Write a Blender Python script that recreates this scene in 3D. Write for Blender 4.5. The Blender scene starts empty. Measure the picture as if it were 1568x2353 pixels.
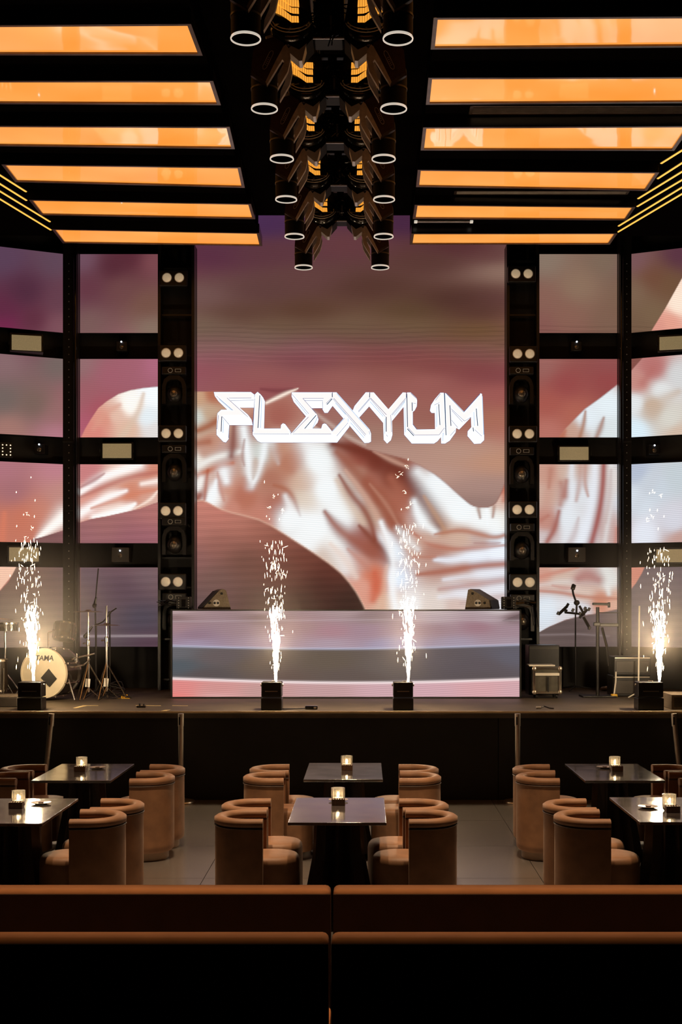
import bpy, bmesh, math, random
import numpy as np
from mathutils import Vector, Matrix
from mathutils.geometry import tessellate_polygon
random.seed(7)
PI = math.pi
S = bpy.context.scene
COL = S.collection

# ------------------------------------------------------------------ camera
F = 2950.0; CX = 840.0; CY = 1380.0; EYE = 2.32
cam_d = bpy.data.cameras.new('camera'); cam = bpy.data.objects.new('camera', cam_d); COL.objects.link(cam)
cam.location = (0, 0, EYE); cam.rotation_euler = (PI/2, 0, 0)
cam_d.sensor_fit = 'HORIZONTAL'; cam_d.sensor_width = 36.0; cam_d.lens = F/1568*36
cam_d.shift_x = (784-CX)/1568.0
cam_d.shift_y = (CY-1176.5)/1568.0
cam_d.clip_end = 100
S.camera = cam
# ------------------------------------------------------------------ world / exposure
w = bpy.data.worlds.new('world'); S.world = w; w.use_nodes = True
w.node_tree.nodes['Background'].inputs[0].default_value = (0.02, 0.014, 0.01, 1)
w.node_tree.nodes['Background'].inputs[1].default_value = 0.02
S.view_settings.view_transform = 'Standard'; S.view_settings.look = 'None'
S.view_settings.exposure = 0.0; S.view_settings.gamma = 1.0; S.view_settings.use_curve_mapping = False
# ------------------------------------------------------------------ room lights, added out of view
def lamp(name, kind, loc, energy, color, size=0.1, rot=(0, 0, 0), spot=60, blend=0.6, sy=None):
    d = bpy.data.lights.new(name, kind); d.energy = energy; d.color = color
    if kind == 'AREA':
        d.size = size
        if sy: d.shape = 'RECTANGLE'; d.size_y = sy
    elif kind == 'SPOT':
        d.spot_size = math.radians(spot); d.spot_blend = blend; d.shadow_soft_size = size
    else: d.shadow_soft_size = size
    o = bpy.data.objects.new(name, d); COL.objects.link(o); o.location = loc; o.rotation_euler = rot
    return o
SPARK_W = 125.0
BOX_EMIT = 1.0
WARM = (1.0, .70, .44)
for (x_, y_, e_, sz, tl) in [(-1.42, 9.9, 1300, 34, 2), (1.03, 9.9, 1300, 34, 2), (-.2, 9.9, 720, 30, 0), (-2.6, 9.9, 620, 30, 0), (2.3, 9.9, 620, 30, 0),
                             (-1.42, 10.1, 900, 30, 18), (1.03, 10.1, 900, 30, 18), (-.2, 10.1, 500, 26, 16)]:
    lamp('added_spot', 'SPOT', (x_, y_, 6.95), e_, WARM, .08, (math.radians(tl), 0, 0), sz, .9)  # added spots without fixtures, brighten chairs, tables and aisle floor
bl_ = lamp('added_area_light', 'AREA', (0, 5.95, 6.95), 46, (1.0, .60, .30), 9.0, (0, 0, 0), sy=.12); bl_.data.spread = math.radians(12)  # added unseen area light, brightens the sofa tops

# ------------------------------------------------------------------ helpers
def P(px, py, d):                       # a point of the room seen at photo pixel (px,py) at depth d
    return Vector(((px-CX)*d/F, d, EYE-(py-CY)*d/F))
def XX(px, d): return (px-CX)*d/F
def ZZ(py, d): return EYE-(py-CY)*d/F
def lin(c):
    c = np.asarray(c, dtype=float)/255.0
    return np.where(c <= 0.04045, c/12.92, ((c+0.055)/1.055)**2.4)
def L3(r, g, b): return tuple(float(v) for v in lin((r, g, b)))

class MB:
    """collects primitives into one mesh"""
    def __init__(s): s.v = []; s.f = []
    def add(s, vs, fs):
        o = len(s.v); s.v += [tuple(v) for v in vs]; s.f += [tuple(i+o for i in f) for f in fs]; return s
    def box(s, c, size, rot=None, bev=0.0):
        cx, cy, cz = c; hx, hy, hz = (size[0]/2, size[1]/2, size[2]/2)
        if bev <= 0:
            vs = [Vector((x*hx, y*hy, z*hz)) for z in (-1, 1) for y in (-1, 1) for x in (-1, 1)]
            fs = [(0, 2, 3, 1), (4, 5, 7, 6), (0, 1, 5, 4), (2, 6, 7, 3), (0, 4, 6, 2), (1, 3, 7, 5)]
        else:
            b = min(bev, hx*.98, hy*.98, hz*.98)
            bm = bmesh.new(); bmesh.ops.create_cube(bm, size=1)
            bmesh.ops.scale(bm, vec=(hx*2, hy*2, hz*2), verts=bm.verts)
            bmesh.ops.bevel(bm, geom=list(bm.edges), offset=b, segments=3, profile=0.5, affect='EDGES')
            bm.verts.index_update()
            vs = [v.co.copy() for v in bm.verts]; fs = [[v.index for v in f.verts] for f in bm.faces]; bm.free()
        R = rot if rot is not None else Matrix.Identity(3)
        return s.add([R @ v + Vector(c) for v in vs], fs)
    def tube(s, a, b, r, r2=None, n=10, caps=True):
        a = Vector(a); b = Vector(b); r2 = r if r2 is None else r2
        d = (b-a).normalized(); u = d.orthogonal().normalized(); w_ = d.cross(u)
        vs = [a+(u*math.cos(t)+w_*math.sin(t))*r for t in [2*PI*i/n for i in range(n)]]
        vs += [b+(u*math.cos(t)+w_*math.sin(t))*r2 for t in [2*PI*i/n for i in range(n)]]
        fs = [(i, (i+1) % n, n+(i+1) % n, n+i) for i in range(n)]
        if caps: fs += [tuple(range(n-1, -1, -1)), tuple(range(n, 2*n))]
        return s.add(vs, fs)
    def path(s, pts, r, n=8):
        pts = [Vector(p) for p in pts]
        for a, b in zip(pts[:-1], pts[1:]): s.tube(a, b, r, n=n)
        return s
    def lathe(s, prof, c=(0, 0, 0), axis=None, n=24, caps=True):
        """prof: (radius, height) along axis (default z)"""
        R = Matrix.Identity(3)
        if axis is not None: R = Vector((0, 0, 1)).rotation_difference(Vector(axis)).to_matrix()
        vs = []
        for (r, h) in prof:
            for i in range(n):
                t = 2*PI*i/n; vs.append(R @ Vector((r*math.cos(t), r*math.sin(t), h)) + Vector(c))
        fs = []
        for k in range(len(prof)-1):
            for i in range(n):
                a = k*n+i; b = k*n+(i+1) % n; fs.append((a, b, b+n, a+n))
        if caps:
            if prof[0][0] > 1e-6: fs.append(tuple(range(n-1, -1, -1)))
            if prof[-1][0] > 1e-6: fs.append(tuple((len(prof)-1)*n+i for i in range(n)))
        return s.add(vs, fs)
    def ball(s, c, r, sc=(1, 1, 1), n=12, rot=None):
        vs = []; m = n//2
        for j in range(m+1):
            ph = PI*j/m
            for i in range(n):
                t = 2*PI*i/n; v = Vector((math.sin(ph)*math.cos(t)*r*sc[0], math.sin(ph)*math.sin(t)*r*sc[1], math.cos(ph)*r*sc[2]))
                if rot is not None: v = rot @ v
                vs.append(v+Vector(c))
        fs = [(j*n+i, (j+1)*n+i, (j+1)*n+(i+1) % n, j*n+(i+1) % n) for j in range(m) for i in range(n)]
        return s.add(vs, fs)
    def prism(s, poly, vec):
        """planar 3d polygon swept along vec"""
        n = len(poly); a = [Vector(p) for p in poly]; b = [p+Vector(vec) for p in a]
        fs = [tuple(range(n-1, -1, -1)), tuple(range(n, 2*n))] + [(i, (i+1) % n, n+(i+1) % n, n+i) for i in range(n)]
        return s.add(a+b, fs)
    def build(s, name, m, parent=None, loc=None, smooth=40):
        me = bpy.data.meshes.new(name); me.from_pydata([tuple(v) for v in s.v], [], s.f)
        bm = bmesh.new(); bm.from_mesh(me); bmesh.ops.remove_doubles(bm, verts=bm.verts, dist=1e-6)
        bmesh.ops.recalc_face_normals(bm, faces=bm.faces); bm.to_mesh(me); bm.free()
        if smooth:
            me.shade_smooth(); me.set_sharp_from_angle(angle=math.radians(smooth))
        me.materials.append(m)
        o = bpy.data.objects.new(name, me); COL.objects.link(o)
        if smooth and smooth < 100 and len(me.polygons) > 12:
            wn = o.modifiers.new('weighted_normals', 'WEIGHTED_NORMAL'); wn.keep_sharp = True; wn.weight = 100
        if parent is not None: o.parent = parent
        if loc is not None: o.location = loc
        return o
def RZ(a): return Matrix.Rotation(a, 3, 'Z')
def RY(a): return Matrix.Rotation(a, 3, 'Y')
def RX(a): return Matrix.Rotation(a, 3, 'X')
def thing(name, label, cat, loc=(0, 0, 0), rz=0.0, group=None):
    o = bpy.data.objects.new(name, None); COL.objects.link(o); o.empty_display_size = 0.1
    o.location = loc; o.rotation_euler = (0, 0, rz); o['label'] = label; o['category'] = cat
    if group: o['group'] = group
    return o
def tag(o, label, cat, group=None, kind=None):
    o['label'] = label; o['category'] = cat
    if group: o['group'] = group
    if kind: o['kind'] = kind
    return o
def struct(o): o['kind'] = 'structure'; return o
def dup(root, loc, rz, label, group=None, scale=None):
    r = root.copy(); COL.objects.link(r); r.location = loc; r.rotation_euler = (0, 0, rz); r['label'] = label
    if group: r['group'] = group
    if scale: r.scale = scale
    for ch in list(root.children):
        c = ch.copy(); COL.objects.link(c); c.parent = r
        for g in list(ch.children):
            d = g.copy(); COL.objects.link(d); d.parent = c
    return r

# ------------------------------------------------------------------ materials
def mat(name, color, rough=0.5, metal=0.0, noise=0.0, nscale=8.0, bump=0.0, bscale=60.0, emit=None, estr=0.0, sheen=0.0, coat=0.0, spec=0.5, rvar=0.0):
    m = bpy.data.materials.new(name); m.use_nodes = True; nt = m.node_tree; b = nt.nodes['Principled BSDF']
    b.inputs['Base Color'].default_value = (*color, 1); b.inputs['Roughness'].default_value = rough
    b.inputs['Metallic'].default_value = metal; b.inputs['Specular IOR Level'].default_value = spec
    b.inputs['Sheen Weight'].default_value = sheen; b.inputs['Coat Weight'].default_value = coat
    if sheen: b.inputs['Sheen Roughness'].default_value = 0.35; b.inputs['Sheen Tint'].default_value = (1, .75, .55, 1)
    if emit: b.inputs['Emission Color'].default_value = (*emit, 1); b.inputs['Emission Strength'].default_value = estr
    tc = nt.nodes.new('ShaderNodeTexCoord')
    if noise or rvar:
        n = nt.nodes.new('ShaderNodeTexNoise'); n.inputs['Scale'].default_value = nscale; n.inputs['Detail'].default_value = 6
        nt.links.new(tc.outputs['Object'], n.inputs['Vector'])
        if noise:
            r = nt.nodes.new('ShaderNodeMapRange'); r.inputs['From Min'].default_value = .3; r.inputs['From Max'].default_value = .7
            r.inputs['To Min'].default_value = 1-noise; r.inputs['To Max'].default_value = 1+noise
            nt.links.new(n.outputs['Fac'], r.inputs['Value'])
            v = nt.nodes.new('ShaderNodeVectorMath'); v.operation = 'SCALE'; v.inputs[0].default_value = color
            nt.links.new(r.outputs[0], v.inputs['Scale']); nt.links.new(v.outputs[0], b.inputs['Base Color'])
        if rvar:
            r = nt.nodes.new('ShaderNodeMapRange'); r.inputs['To Min'].default_value = max(0, rough-rvar); r.inputs['To Max'].default_value = rough+rvar
            nt.links.new(n.outputs['Fac'], r.inputs['Value']); nt.links.new(r.outputs[0], b.inputs['Roughness'])
    if bump:
        n = nt.nodes.new('ShaderNodeTexNoise'); n.inputs['Scale'].default_value = bscale; n.inputs['Detail'].default_value = 4
        nt.links.new(tc.outputs['Object'], n.inputs['Vector'])
        bp = nt.nodes.new('ShaderNodeBump'); bp.inputs['Strength'].default_value = bump; bp.inputs['Distance'].default_value = 0.01
        nt.links.new(n.outputs['Fac'], bp.inputs['Height']); nt.links.new(bp.outputs[0], b.inputs['Normal'])
    return m
M_black = mat('black_paint', (.008, .007, .006), .6, noise=.3)
M_wall = mat('black_wall', (.010, .008, .007), .75, noise=.3, nscale=2)
M_ceil = mat('gloss_black_ceiling', (.004, .003, .003), .14, rvar=.05, nscale=3, spec=.0)
M_ceil.node_tree.nodes['Principled BSDF'].inputs['IOR'].default_value = 1.12
M_deck = mat('stage_vinyl', (.085, .062, .040), .55, noise=.25, nscale=3, bump=.1, bscale=40)
M_drape = mat('black_fascia', (.012, .010, .008), .7, noise=.3, nscale=3)
M_tile = mat('dark_stone_tile', (.12, .105, .092), .24, noise=.12, nscale=1.2, rvar=.015, bump=.02, bscale=30, spec=1.0)
M_tile.node_tree.nodes['Principled BSDF'].inputs['IOR'].default_value = 2.2
M_joint = mat('tile_joint', (.008, .007, .006), .8, noise=.2)
M_velvet = mat('brown_velvet', (.27, .132, .062), .62, noise=.22, nscale=7, bump=.10, bscale=12, sheen=.12)
M_piping = mat('dark_piping', (.07, .035, .018), .6, noise=.2)
M_plinth = mat('plinth_wood', (.30, .19, .11), .45, noise=.2, nscale=5)
M_sofa = mat('sofa_velvet', (.26, .12, .055), .8, noise=.1, nscale=6, bump=.03, bscale=90, spec=.1)
M_rear_shade = mat('sofa_rear_shade', (.02, .009, .005), .7, noise=.15, spec=.15)  # near-black colour stands in for shade on the sofa backs
M_table = mat('dark_stone_top', (.06, .05, .046), .10, noise=.5, nscale=5, rvar=.05, spec=.8, bump=.03, bscale=9)
M_table.node_tree.nodes['Principled BSDF'].inputs['IOR'].default_value = 1.9
M_leg = mat('table_pedestal', (.02, .014, .010), .35, noise=.3, nscale=4)
M_chrome = mat('chrome', (.75, .68, .6), .18, metal=1, noise=.05)
M_brushed = mat('brushed_steel', (.7, .6, .5), .36, metal=1, noise=.1)
M_alu = mat('grey_aluminium', (.62, .57, .53), .42, metal=.4, noise=.15)
M_bronze = mat('bronze_grey_casting', (.72, .60, .50), .45, metal=.3, noise=.2, nscale=20)
M_gloss = mat('gloss_black_plastic', (.006, .005, .005), .12, noise=.2, spec=.7)
M_satin = mat('satin_black_plastic', (.012, .010, .009), .38, noise=.2)
M_brownsh = mat('dark_brown_plastic', (.05, .016, .006), .45, noise=.3, nscale=20)
M_bronze_dark = mat('dark_bronze_trim', (.07, .05, .035), .4, noise=.2)
M_ring = mat('pale_lens_ring', (.75, .70, .64), .25, metal=.3, noise=.05, emit=L3(215, 205, 190), estr=.8)  # brightness of the rim put in as emission
M_lens = mat('dark_lens', (.002, .002, .002), .6, noise=.1, spec=.0)
M_head = mat('matt_black_head', (.006, .005, .005), .6, noise=.2, spec=.15)
M_amber = mat('amber_bar', (.6, .3, .05), .4, emit=L3(255, 168, 60), estr=1.0)
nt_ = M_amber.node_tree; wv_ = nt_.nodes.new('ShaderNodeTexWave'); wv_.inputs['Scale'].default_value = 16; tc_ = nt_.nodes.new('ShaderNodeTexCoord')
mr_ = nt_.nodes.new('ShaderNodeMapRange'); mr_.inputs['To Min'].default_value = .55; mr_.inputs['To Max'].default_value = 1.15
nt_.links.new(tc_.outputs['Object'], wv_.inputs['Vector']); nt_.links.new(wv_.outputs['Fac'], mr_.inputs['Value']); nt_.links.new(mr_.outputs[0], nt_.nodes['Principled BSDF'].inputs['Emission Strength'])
M_strip = mat('amber_led_strip', (.6, .4, .1), .4, emit=L3(255, 190, 80), estr=1.2)
M_box_side = mat('light_box_side', (.010, .006, .004), .22, noise=.3)
M_box_rim = mat('light_box_rim', (.16, .11, .08), .3, metal=.6, noise=.2)
M_halogen = mat('halogen_lamp', (.8, .72, .6), .25, noise=.15, nscale=60, emit=L3(214, 186, 148), estr=.45, coat=.6)
M_flood = mat('flood_diffuser', (.45, .38, .26), .5, noise=.12, nscale=80, emit=L3(138, 122, 88), estr=.6)
M_dot = mat('pin_led', (1, 1, 1), .4, emit=(.75, .85, 1.0), estr=6.0)
M_dotw = mat('warm_pin_led', (1, 1, 1), .4, emit=(1, .75, .45), estr=2.0)
M_display = mat('fixture_display', (.25, .22, .18), .4, emit=L3(120, 105, 85), estr=.5)
M_drumshell = mat('drum_shell', (.03, .02, .012), .2, coat=.5, noise=.2)
M_drumhead = mat('drum_head', (.82, .72, .52), .45, noise=.06, nscale=10)
M_cloth = mat('dark_cloth_patch', (.03, .028, .024), .9, noise=.3, bump=.6, bscale=30)
M_ink = mat('black_ink', (.01, .01, .01), .6, noise=.1)
M_cymbal = mat('cymbal_bronze', (.35, .25, .12), .3, metal=1, noise=.2)
M_wedge = mat('speaker_cabinet', (.14, .105, .07), .6, noise=.3, nscale=40, bump=.3, bscale=120)
M_case = mat('case_panel', (.09, .08, .06), .35, noise=.3)
M_white = mat('white_card', (.8, .75, .65), .6, noise=.05)
M_yellow = mat('yellow_plastic', (.75, .45, .03), .45, noise=.1)
M_tape = mat('yellow_tape', (.55, .42, .2), .6, noise=.2)
M_edge = mat('stage_edge_trim', (.85, .68, .42), .35, metal=.2, noise=.15)
M_leather = mat('brown_leather_box', (.10, .045, .02), .5, noise=.3, nscale=60)
M_plate = mat('glazed_saucer', (.35, .27, .2), .25, noise=.2)
M_flame = mat('candle_flame', (1, .8, .5), .5, emit=(1.0, .76, .45), estr=60.0)
def glass_mat():
    m = bpy.data.materials.new('cut_glass'); m.use_nodes = True; b = m.node_tree.nodes['Principled BSDF']
    b.inputs['Base Color'].default_value = (.95, .9, .82, 1); b.inputs['Roughness'].default_value = .03
    b.inputs['Transmission Weight'].default_value = .85; b.inputs['IOR'].default_value = 1.45
    tc = m.node_tree.nodes.new('ShaderNodeTexCoord'); n = m.node_tree.nodes.new('ShaderNodeTexNoise'); n.inputs['Scale'].default_value = 40
    bp = m.node_tree.nodes.new('ShaderNodeBump'); bp.inputs['Strength'].default_value = .3
    m.node_tree.links.new(tc.outputs['Object'], n.inputs['Vector']); m.node_tree.links.new(n.outputs['Fac'], bp.inputs['Height'])
    m.node_tree.links.new(bp.outputs[0], b.inputs['Normal'])
    return m
M_glass = glass_mat()
def box_glow():
    """stretched orange film lit from behind, glossy surface; the film's edge bands are thinner lit"""
    m = bpy.data.materials.new('lit_orange_film'); m.use_nodes = True; nt = m.node_tree; b = nt.nodes['Principled BSDF']
    b.inputs['Base Color'].default_value = (.25, .10, .02, 1); b.inputs['Roughness'].default_value = .04
    b.inputs['IOR'].default_value = 2.1; b.inputs['Specular IOR Level'].default_value = .7
    tc = nt.nodes.new('ShaderNodeTexCoord'); n = nt.nodes.new('ShaderNodeTexNoise'); n.inputs['Scale'].default_value = .8
    nt.links.new(tc.outputs['Object'], n.inputs['Vector'])
    r = nt.nodes.new('ShaderNodeValToRGB')
    r.color_ramp.elements[0].position = .3; r.color_ramp.elements[0].color = (*L3(250, 150, 55), 1)
    r.color_ramp.elements[1].position = .75; r.color_ramp.elements[1].color = (*L3(255, 176, 92), 1)
    nt.links.new(n.outputs['Fac'], r.inputs[0]); nt.links.new(r.outputs[0], b.inputs['Emission Color'])
    b.inputs['Emission Strength'].default_value = BOX_EMIT
    bp = nt.nodes.new('ShaderNodeBump'); bp.inputs['Strength'].default_value = .06; bp.inputs['Distance'].default_value = .05
    n2 = nt.nodes.new('ShaderNodeTexNoise'); n2.inputs['Scale'].default_value = 1.2; nt.links.new(tc.outputs['Object'], n2.inputs['Vector'])
    nt.links.new(n2.outputs['Fac'], bp.inputs['Height']); nt.links.new(bp.outputs[0], b.inputs['Normal'])
    return m
M_film = box_glow()
def led_mat():
    m = bpy.data.materials.new('led_display'); m.use_nodes = True; nt = m.node_tree; nt.nodes.clear()
    out = nt.nodes.new('ShaderNodeOutputMaterial'); e = nt.nodes.new('ShaderNodeEmission')
    a = nt.nodes.new('ShaderNodeAttribute'); a.attribute_name = 'picture'
    tc = nt.nodes.new('ShaderNodeTexCoord'); wv = nt.nodes.new('ShaderNodeTexWave'); wv.bands_direction = 'Z'
    mp = nt.nodes.new('ShaderNodeMapping'); mp.inputs['Rotation'].default_value = (0, math.radians(3), 0)
    wv.inputs['Scale'].default_value = 11.5; wv.inputs['Distortion'].default_value = .25; wv.inputs['Detail Scale'].default_value = .3
    nt.links.new(tc.outputs['Object'], mp.inputs[0]); nt.links.new(mp.outputs[0], wv.inputs['Vector'])
    bw = nt.nodes.new('ShaderNodeRGBToBW'); nt.links.new(a.outputs['Color'], bw.inputs[0])
    lo_ = nt.nodes.new('ShaderNodeMapRange'); lo_.inputs['From Min'].default_value = .05; lo_.inputs['From Max'].default_value = .5; lo_.inputs['To Min'].default_value = .96; lo_.inputs['To Max'].default_value = .80
    nt.links.new(bw.outputs[0], lo_.inputs['Value'])
    r = nt.nodes.new('ShaderNodeMapRange'); r.inputs['To Max'].default_value = 1.05
    nt.links.new(lo_.outputs[0], r.inputs['To Min']); nt.links.new(wv.outputs['Fac'], r.inputs['Value'])
    v = nt.nodes.new('ShaderNodeVectorMath'); v.operation = 'SCALE'
    nt.links.new(a.outputs['Color'], v.inputs[0]); nt.links.new(r.outputs[0], v.inputs['Scale'])
    nt.links.new(v.outputs[0], e.inputs['Color']); nt.links.new(e.outputs[0], out.inputs['Surface'])
    return m
M_led = led_mat()

# ------------------------------------------------------------------ the film running on the LED wall, in film coordinates
def interp(X, Y, anchors, p=3.2, sx=1.0, soft=60.0):
    A = np.array([a[:2] for a in anchors], float); C = lin(np.array([a[2:5] for a in anchors], float))**0.5
    num = np.zeros((len(X), 3)); den = np.zeros(len(X))
    for (ax, ay), c in zip(A, C):
        d2 = ((X-ax)*sx)**2+(Y-ay)**2+soft
        w_ = d2**(-p/2); num += w_[:, None]*c; den += w_
    return (num/den[:, None])**2
def smooth_poly(pts, it=2, closed=False):
    pts = [np.array(p, float) for p in pts]
    for _ in range(it):
        q = [] if closed else [pts[0]]
        for a, b in zip(pts[:-1], pts[1:]): q += [a*.75+b*.25, a*.25+b*.75]
        if not closed: q.append(pts[-1])
        pts = q
    return np.array(pts)
def inside(X, Y, poly, soft=1.6):
    """soft mask of a polygon"""
    poly = np.array(poly, float); n = len(poly); ins = np.zeros(len(X), bool); dm = np.full(len(X), 1e9)
    for i in range(n):
        x1, y1 = poly[i]; x2, y2 = poly[(i+1) % n]
        if y1 != y2:
            c = ((y1 > Y) != (y2 > Y)) & (X < (x2-x1)*(Y-y1)/(y2-y1)+x1); ins ^= c
        dx, dy = x2-x1, y2-y1; l2 = dx*dx+dy*dy+1e-9
        t = np.clip(((X-x1)*dx+(Y-y1)*dy)/l2, 0, 1); dm = np.minimum(dm, np.hypot(X-x1-t*dx, Y-y1-t*dy))
    sd = np.where(ins, dm, -dm)
    return np.clip(sd/soft+.5, 0, 1)
def stroke(X, Y, pts, width, it=2):
    """soft brush: pts (x,y[,w]) ; gaussian fall-off"""
    P3 = [(p[0], p[1], (p[2] if len(p) > 2 else 1.0)) for p in pts]
    q = smooth_poly(P3, it); m = np.zeros(len(X))
    for a, b in zip(q[:-1], q[1:]):
        dx, dy = b[0]-a[0], b[1]-a[1]; l2 = dx*dx+dy*dy+1e-9
        t = np.clip(((X-a[0])*dx+(Y-a[1])*dy)/l2, 0, 1); d = np.hypot(X-a[0]-t*dx, Y-a[1]-t*dy)
        wd = width*(a[2]+(b[2]-a[2])*t)+.01; m = np.maximum(m, np.exp(-(d/wd)**2*.62))
    return m
BG = [(520,500,84,52,92),(600,515,70,42,76),(930,510,70,38,64),(460,590,86,44,64),(620,580,92,54,62),(800,560,100,58,62),(700,640,98,64,62),(1000,600,88,56,50),(1060,570,84,44,48),(1140,590,95,56,56),(1163,620,150,120,105),
(600,670,94,62,60),(455,680,115,85,82),(850,660,84,54,46),(1050,690,76,46,40),(1150,690,88,54,52),(560,720,92,62,52),(700,715,88,58,44),(950,715,90,66,46),(1100,715,84,52,44),(460,750,116,94,78),(640,750,108,84,64),(800,750,112,88,68),(950,750,112,88,64),(1100,760,110,80,50),
(600,775,124,98,86),(900,778,114,84,72),(460,800,124,92,86),(700,800,128,86,88),(1150,790,120,86,68),(900,808,120,68,70),(1100,810,118,76,72),(500,822,134,82,88),(700,822,124,66,74),(900,828,124,66,66),(1000,840,128,68,66),(1100,852,126,64,66),(900,850,146,90,80),(460,850,146,80,88),(600,860,150,90,88),(800,870,154,96,90),(980,875,160,98,92),(1150,862,130,68,72),(1150,905,162,92,88),(1050,930,158,96,88),
(620,895,150,82,84),(700,930,158,98,92),(800,950,160,112,102),(860,1000,162,122,108),(1000,950,152,98,88),(1140,960,172,112,92),(900,1040,184,146,132),(1050,1040,188,150,134),(1000,1090,190,152,138),(1100,1120,172,138,128),(1140,1060,196,146,120),(1095,1158,152,122,114),
(190,595,115,82,98),(300,590,84,38,50),(260,612,82,38,50),(350,600,126,74,80),(200,660,100,54,66),(280,660,112,72,72),(340,700,118,82,70),(200,745,122,92,88),(350,758,136,116,100),
(190,835,152,112,114),(300,835,165,98,112),(358,835,182,108,132),(200,900,160,96,104),(250,860,165,96,110),(190,975,178,90,110),(230,940,170,84,96),
(10,590,90,64,86),(130,600,94,70,86),(60,670,78,42,60),(10,715,92,42,64),(10,748,118,38,76),(80,735,92,44,60),(130,750,128,82,92),(140,690,100,62,76),
(10,830,138,108,110),(140,840,112,102,96),(10,920,112,100,95),(80,930,118,98,88),(130,950,150,108,105),(20,985,168,122,112),(130,998,184,126,140),
(10,1075,178,118,128),(130,1080,195,130,142),(30,1130,165,110,116),(140,1130,196,142,132),(10,1200,200,122,100),(55,1190,205,118,92),(90,1180,205,135,115),
(1250,600,138,120,105),(1400,600,125,105,88),(1330,660,142,115,95),(1250,690,138,98,86),(1250,745,135,88,82),(1400,745,126,96,80),(1300,725,138,98,84),
(1250,840,156,102,96),(1400,840,146,82,82),(1300,882,150,72,72),(1400,868,150,70,70),(1260,930,168,88,78),(1320,950,178,102,86),(1260,990,188,118,106),
(1460,600,122,84,90),(1560,588,88,50,66),(1500,640,112,72,54),(1460,670,126,102,82),(1540,650,112,82,58),(1460,745,115,90,70),(1500,720,122,98,74),(1460,840,130,80,72)]
CL = [(455,912,206,164,132),(455,960,214,218,210),(482,950,200,168,140),(490,905,180,110,84),(470,985,212,190,168),(455,1055,238,232,222),(480,1010,196,140,118),(470,1040,196,150,132),(520,1040,196,158,148),(555,930,200,150,130),(600,1040,212,216,210),(640,1035,202,152,126),(640,960,165,98,86),(640,1000,190,145,130),(600,975,170,110,95),
(590,1080,200,160,140),(620,1100,178,118,98),(665,1060,188,128,104),(735,1060,234,238,236),(700,1105,216,180,156),(750,1125,236,240,240),(700,1150,226,206,186),(560,1145,184,114,94),(635,1160,176,110,92),(510,1120,206,142,118),(540,1172,204,138,120),(600,1185,198,130,112),(455,1110,232,222,215),(490,1140,240,232,226),(460,1140,175,110,92),
(670,1200,234,236,236),(720,1215,240,242,242),(780,1235,236,226,214),(700,1240,238,240,240),(760,1285,220,196,180),(790,1170,232,228,220),
(830,1052,156,82,70),(862,1062,134,68,56),(885,1042,206,160,140),(945,1072,182,114,94),(905,1100,136,70,54),(955,1095,210,170,150),(1000,1110,240,246,250),(1060,1175,236,245,248),(975,1135,236,236,230),(940,1125,166,96,76),(905,1160,176,106,86),(850,1110,178,112,96),(820,1090,214,180,160),(852,1182,214,190,170),(875,1140,172,104,84),(815,1150,232,228,222),(800,1120,215,200,185),
(905,1200,176,112,92),(965,1180,240,240,238),(1012,1212,204,160,134),(1060,1225,214,176,152),(1150,1195,234,228,218),(1110,1185,234,232,226),(950,1250,204,160,142),(1100,1248,200,168,158),(1145,1243,225,235,245),(1000,1270,186,134,118),(890,1238,236,240,245),(905,1270,225,235,245),(850,1260,156,90,74),(820,1238,156,90,80),(830,1290,206,152,136),(860,1320,210,122,94),(872,1345,214,112,84),(835,1350,226,162,142),(890,1380,226,192,168),(910,1330,222,235,250),(940,1390,238,236,235),
(1000,1300,196,158,146),(1100,1290,230,235,245),(1150,1280,235,240,250),(1060,1320,210,170,155),(1150,1335,225,230,240),(1060,1355,226,224,230),(1050,1390,222,196,186),(1000,1390,228,214,206),(1140,1395,226,222,225),(1150,1120,196,112,90),(1160,1150,225,190,175),
(355,905,242,250,255),(300,930,252,248,240),(265,955,236,196,176),(340,960,226,235,240),(295,985,232,190,166),(240,965,224,150,132),(215,992,222,138,126),(355,990,228,222,220),
(200,1080,205,130,130),(280,1080,240,200,185),(350,1085,215,140,118),(200,1150,226,150,132),(300,1130,215,140,115),(340,1130,220,160,140),(355,1145,225,180,165),(260,1160,240,205,190),
(1400,930,226,236,241),(1350,960,225,234,240),(1400,990,220,228,230),(1310,995,204,164,146),(1290,1002,190,120,100),
(1258,1085,206,158,140),(1250,1140,212,180,164),(1300,1080,214,184,168),(1330,1130,222,226,231),(1300,1190,224,229,234),(1258,1195,192,136,124),(1400,1100,226,216,212),(1340,1230,226,230,236),(1410,1225,204,170,164),(1250,1240,214,200,200),
(1250,1320,214,160,142),(1400,1330,226,226,222),(1285,1325,216,188,172),(1260,1400,218,228,238),(1300,1400,220,215,218),(1340,1358,226,202,188),(1385,1385,204,132,106),(1340,1405,210,200,202),(1410,1388,222,172,152),
(1500,845,186,116,112),(1560,865,216,216,216),(1520,900,226,229,229),(1465,880,202,142,132),(1460,925,226,231,233),(1500,935,204,180,160),(1460,990,216,235,246),(1540,960,220,216,206),(1560,1000,216,190,170),
(1560,700,255,228,208),(1540,742,236,166,146),(1518,752,226,156,140),
(1460,1080,188,198,218),(1500,1110,206,216,226),(1560,1090,202,212,218),(1460,1150,216,226,236),(1550,1200,216,216,226),(1480,1230,226,230,240),(1565,1242,200,160,150),(1460,1320,216,140,120),(10,1320,255,205,178)]
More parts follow.
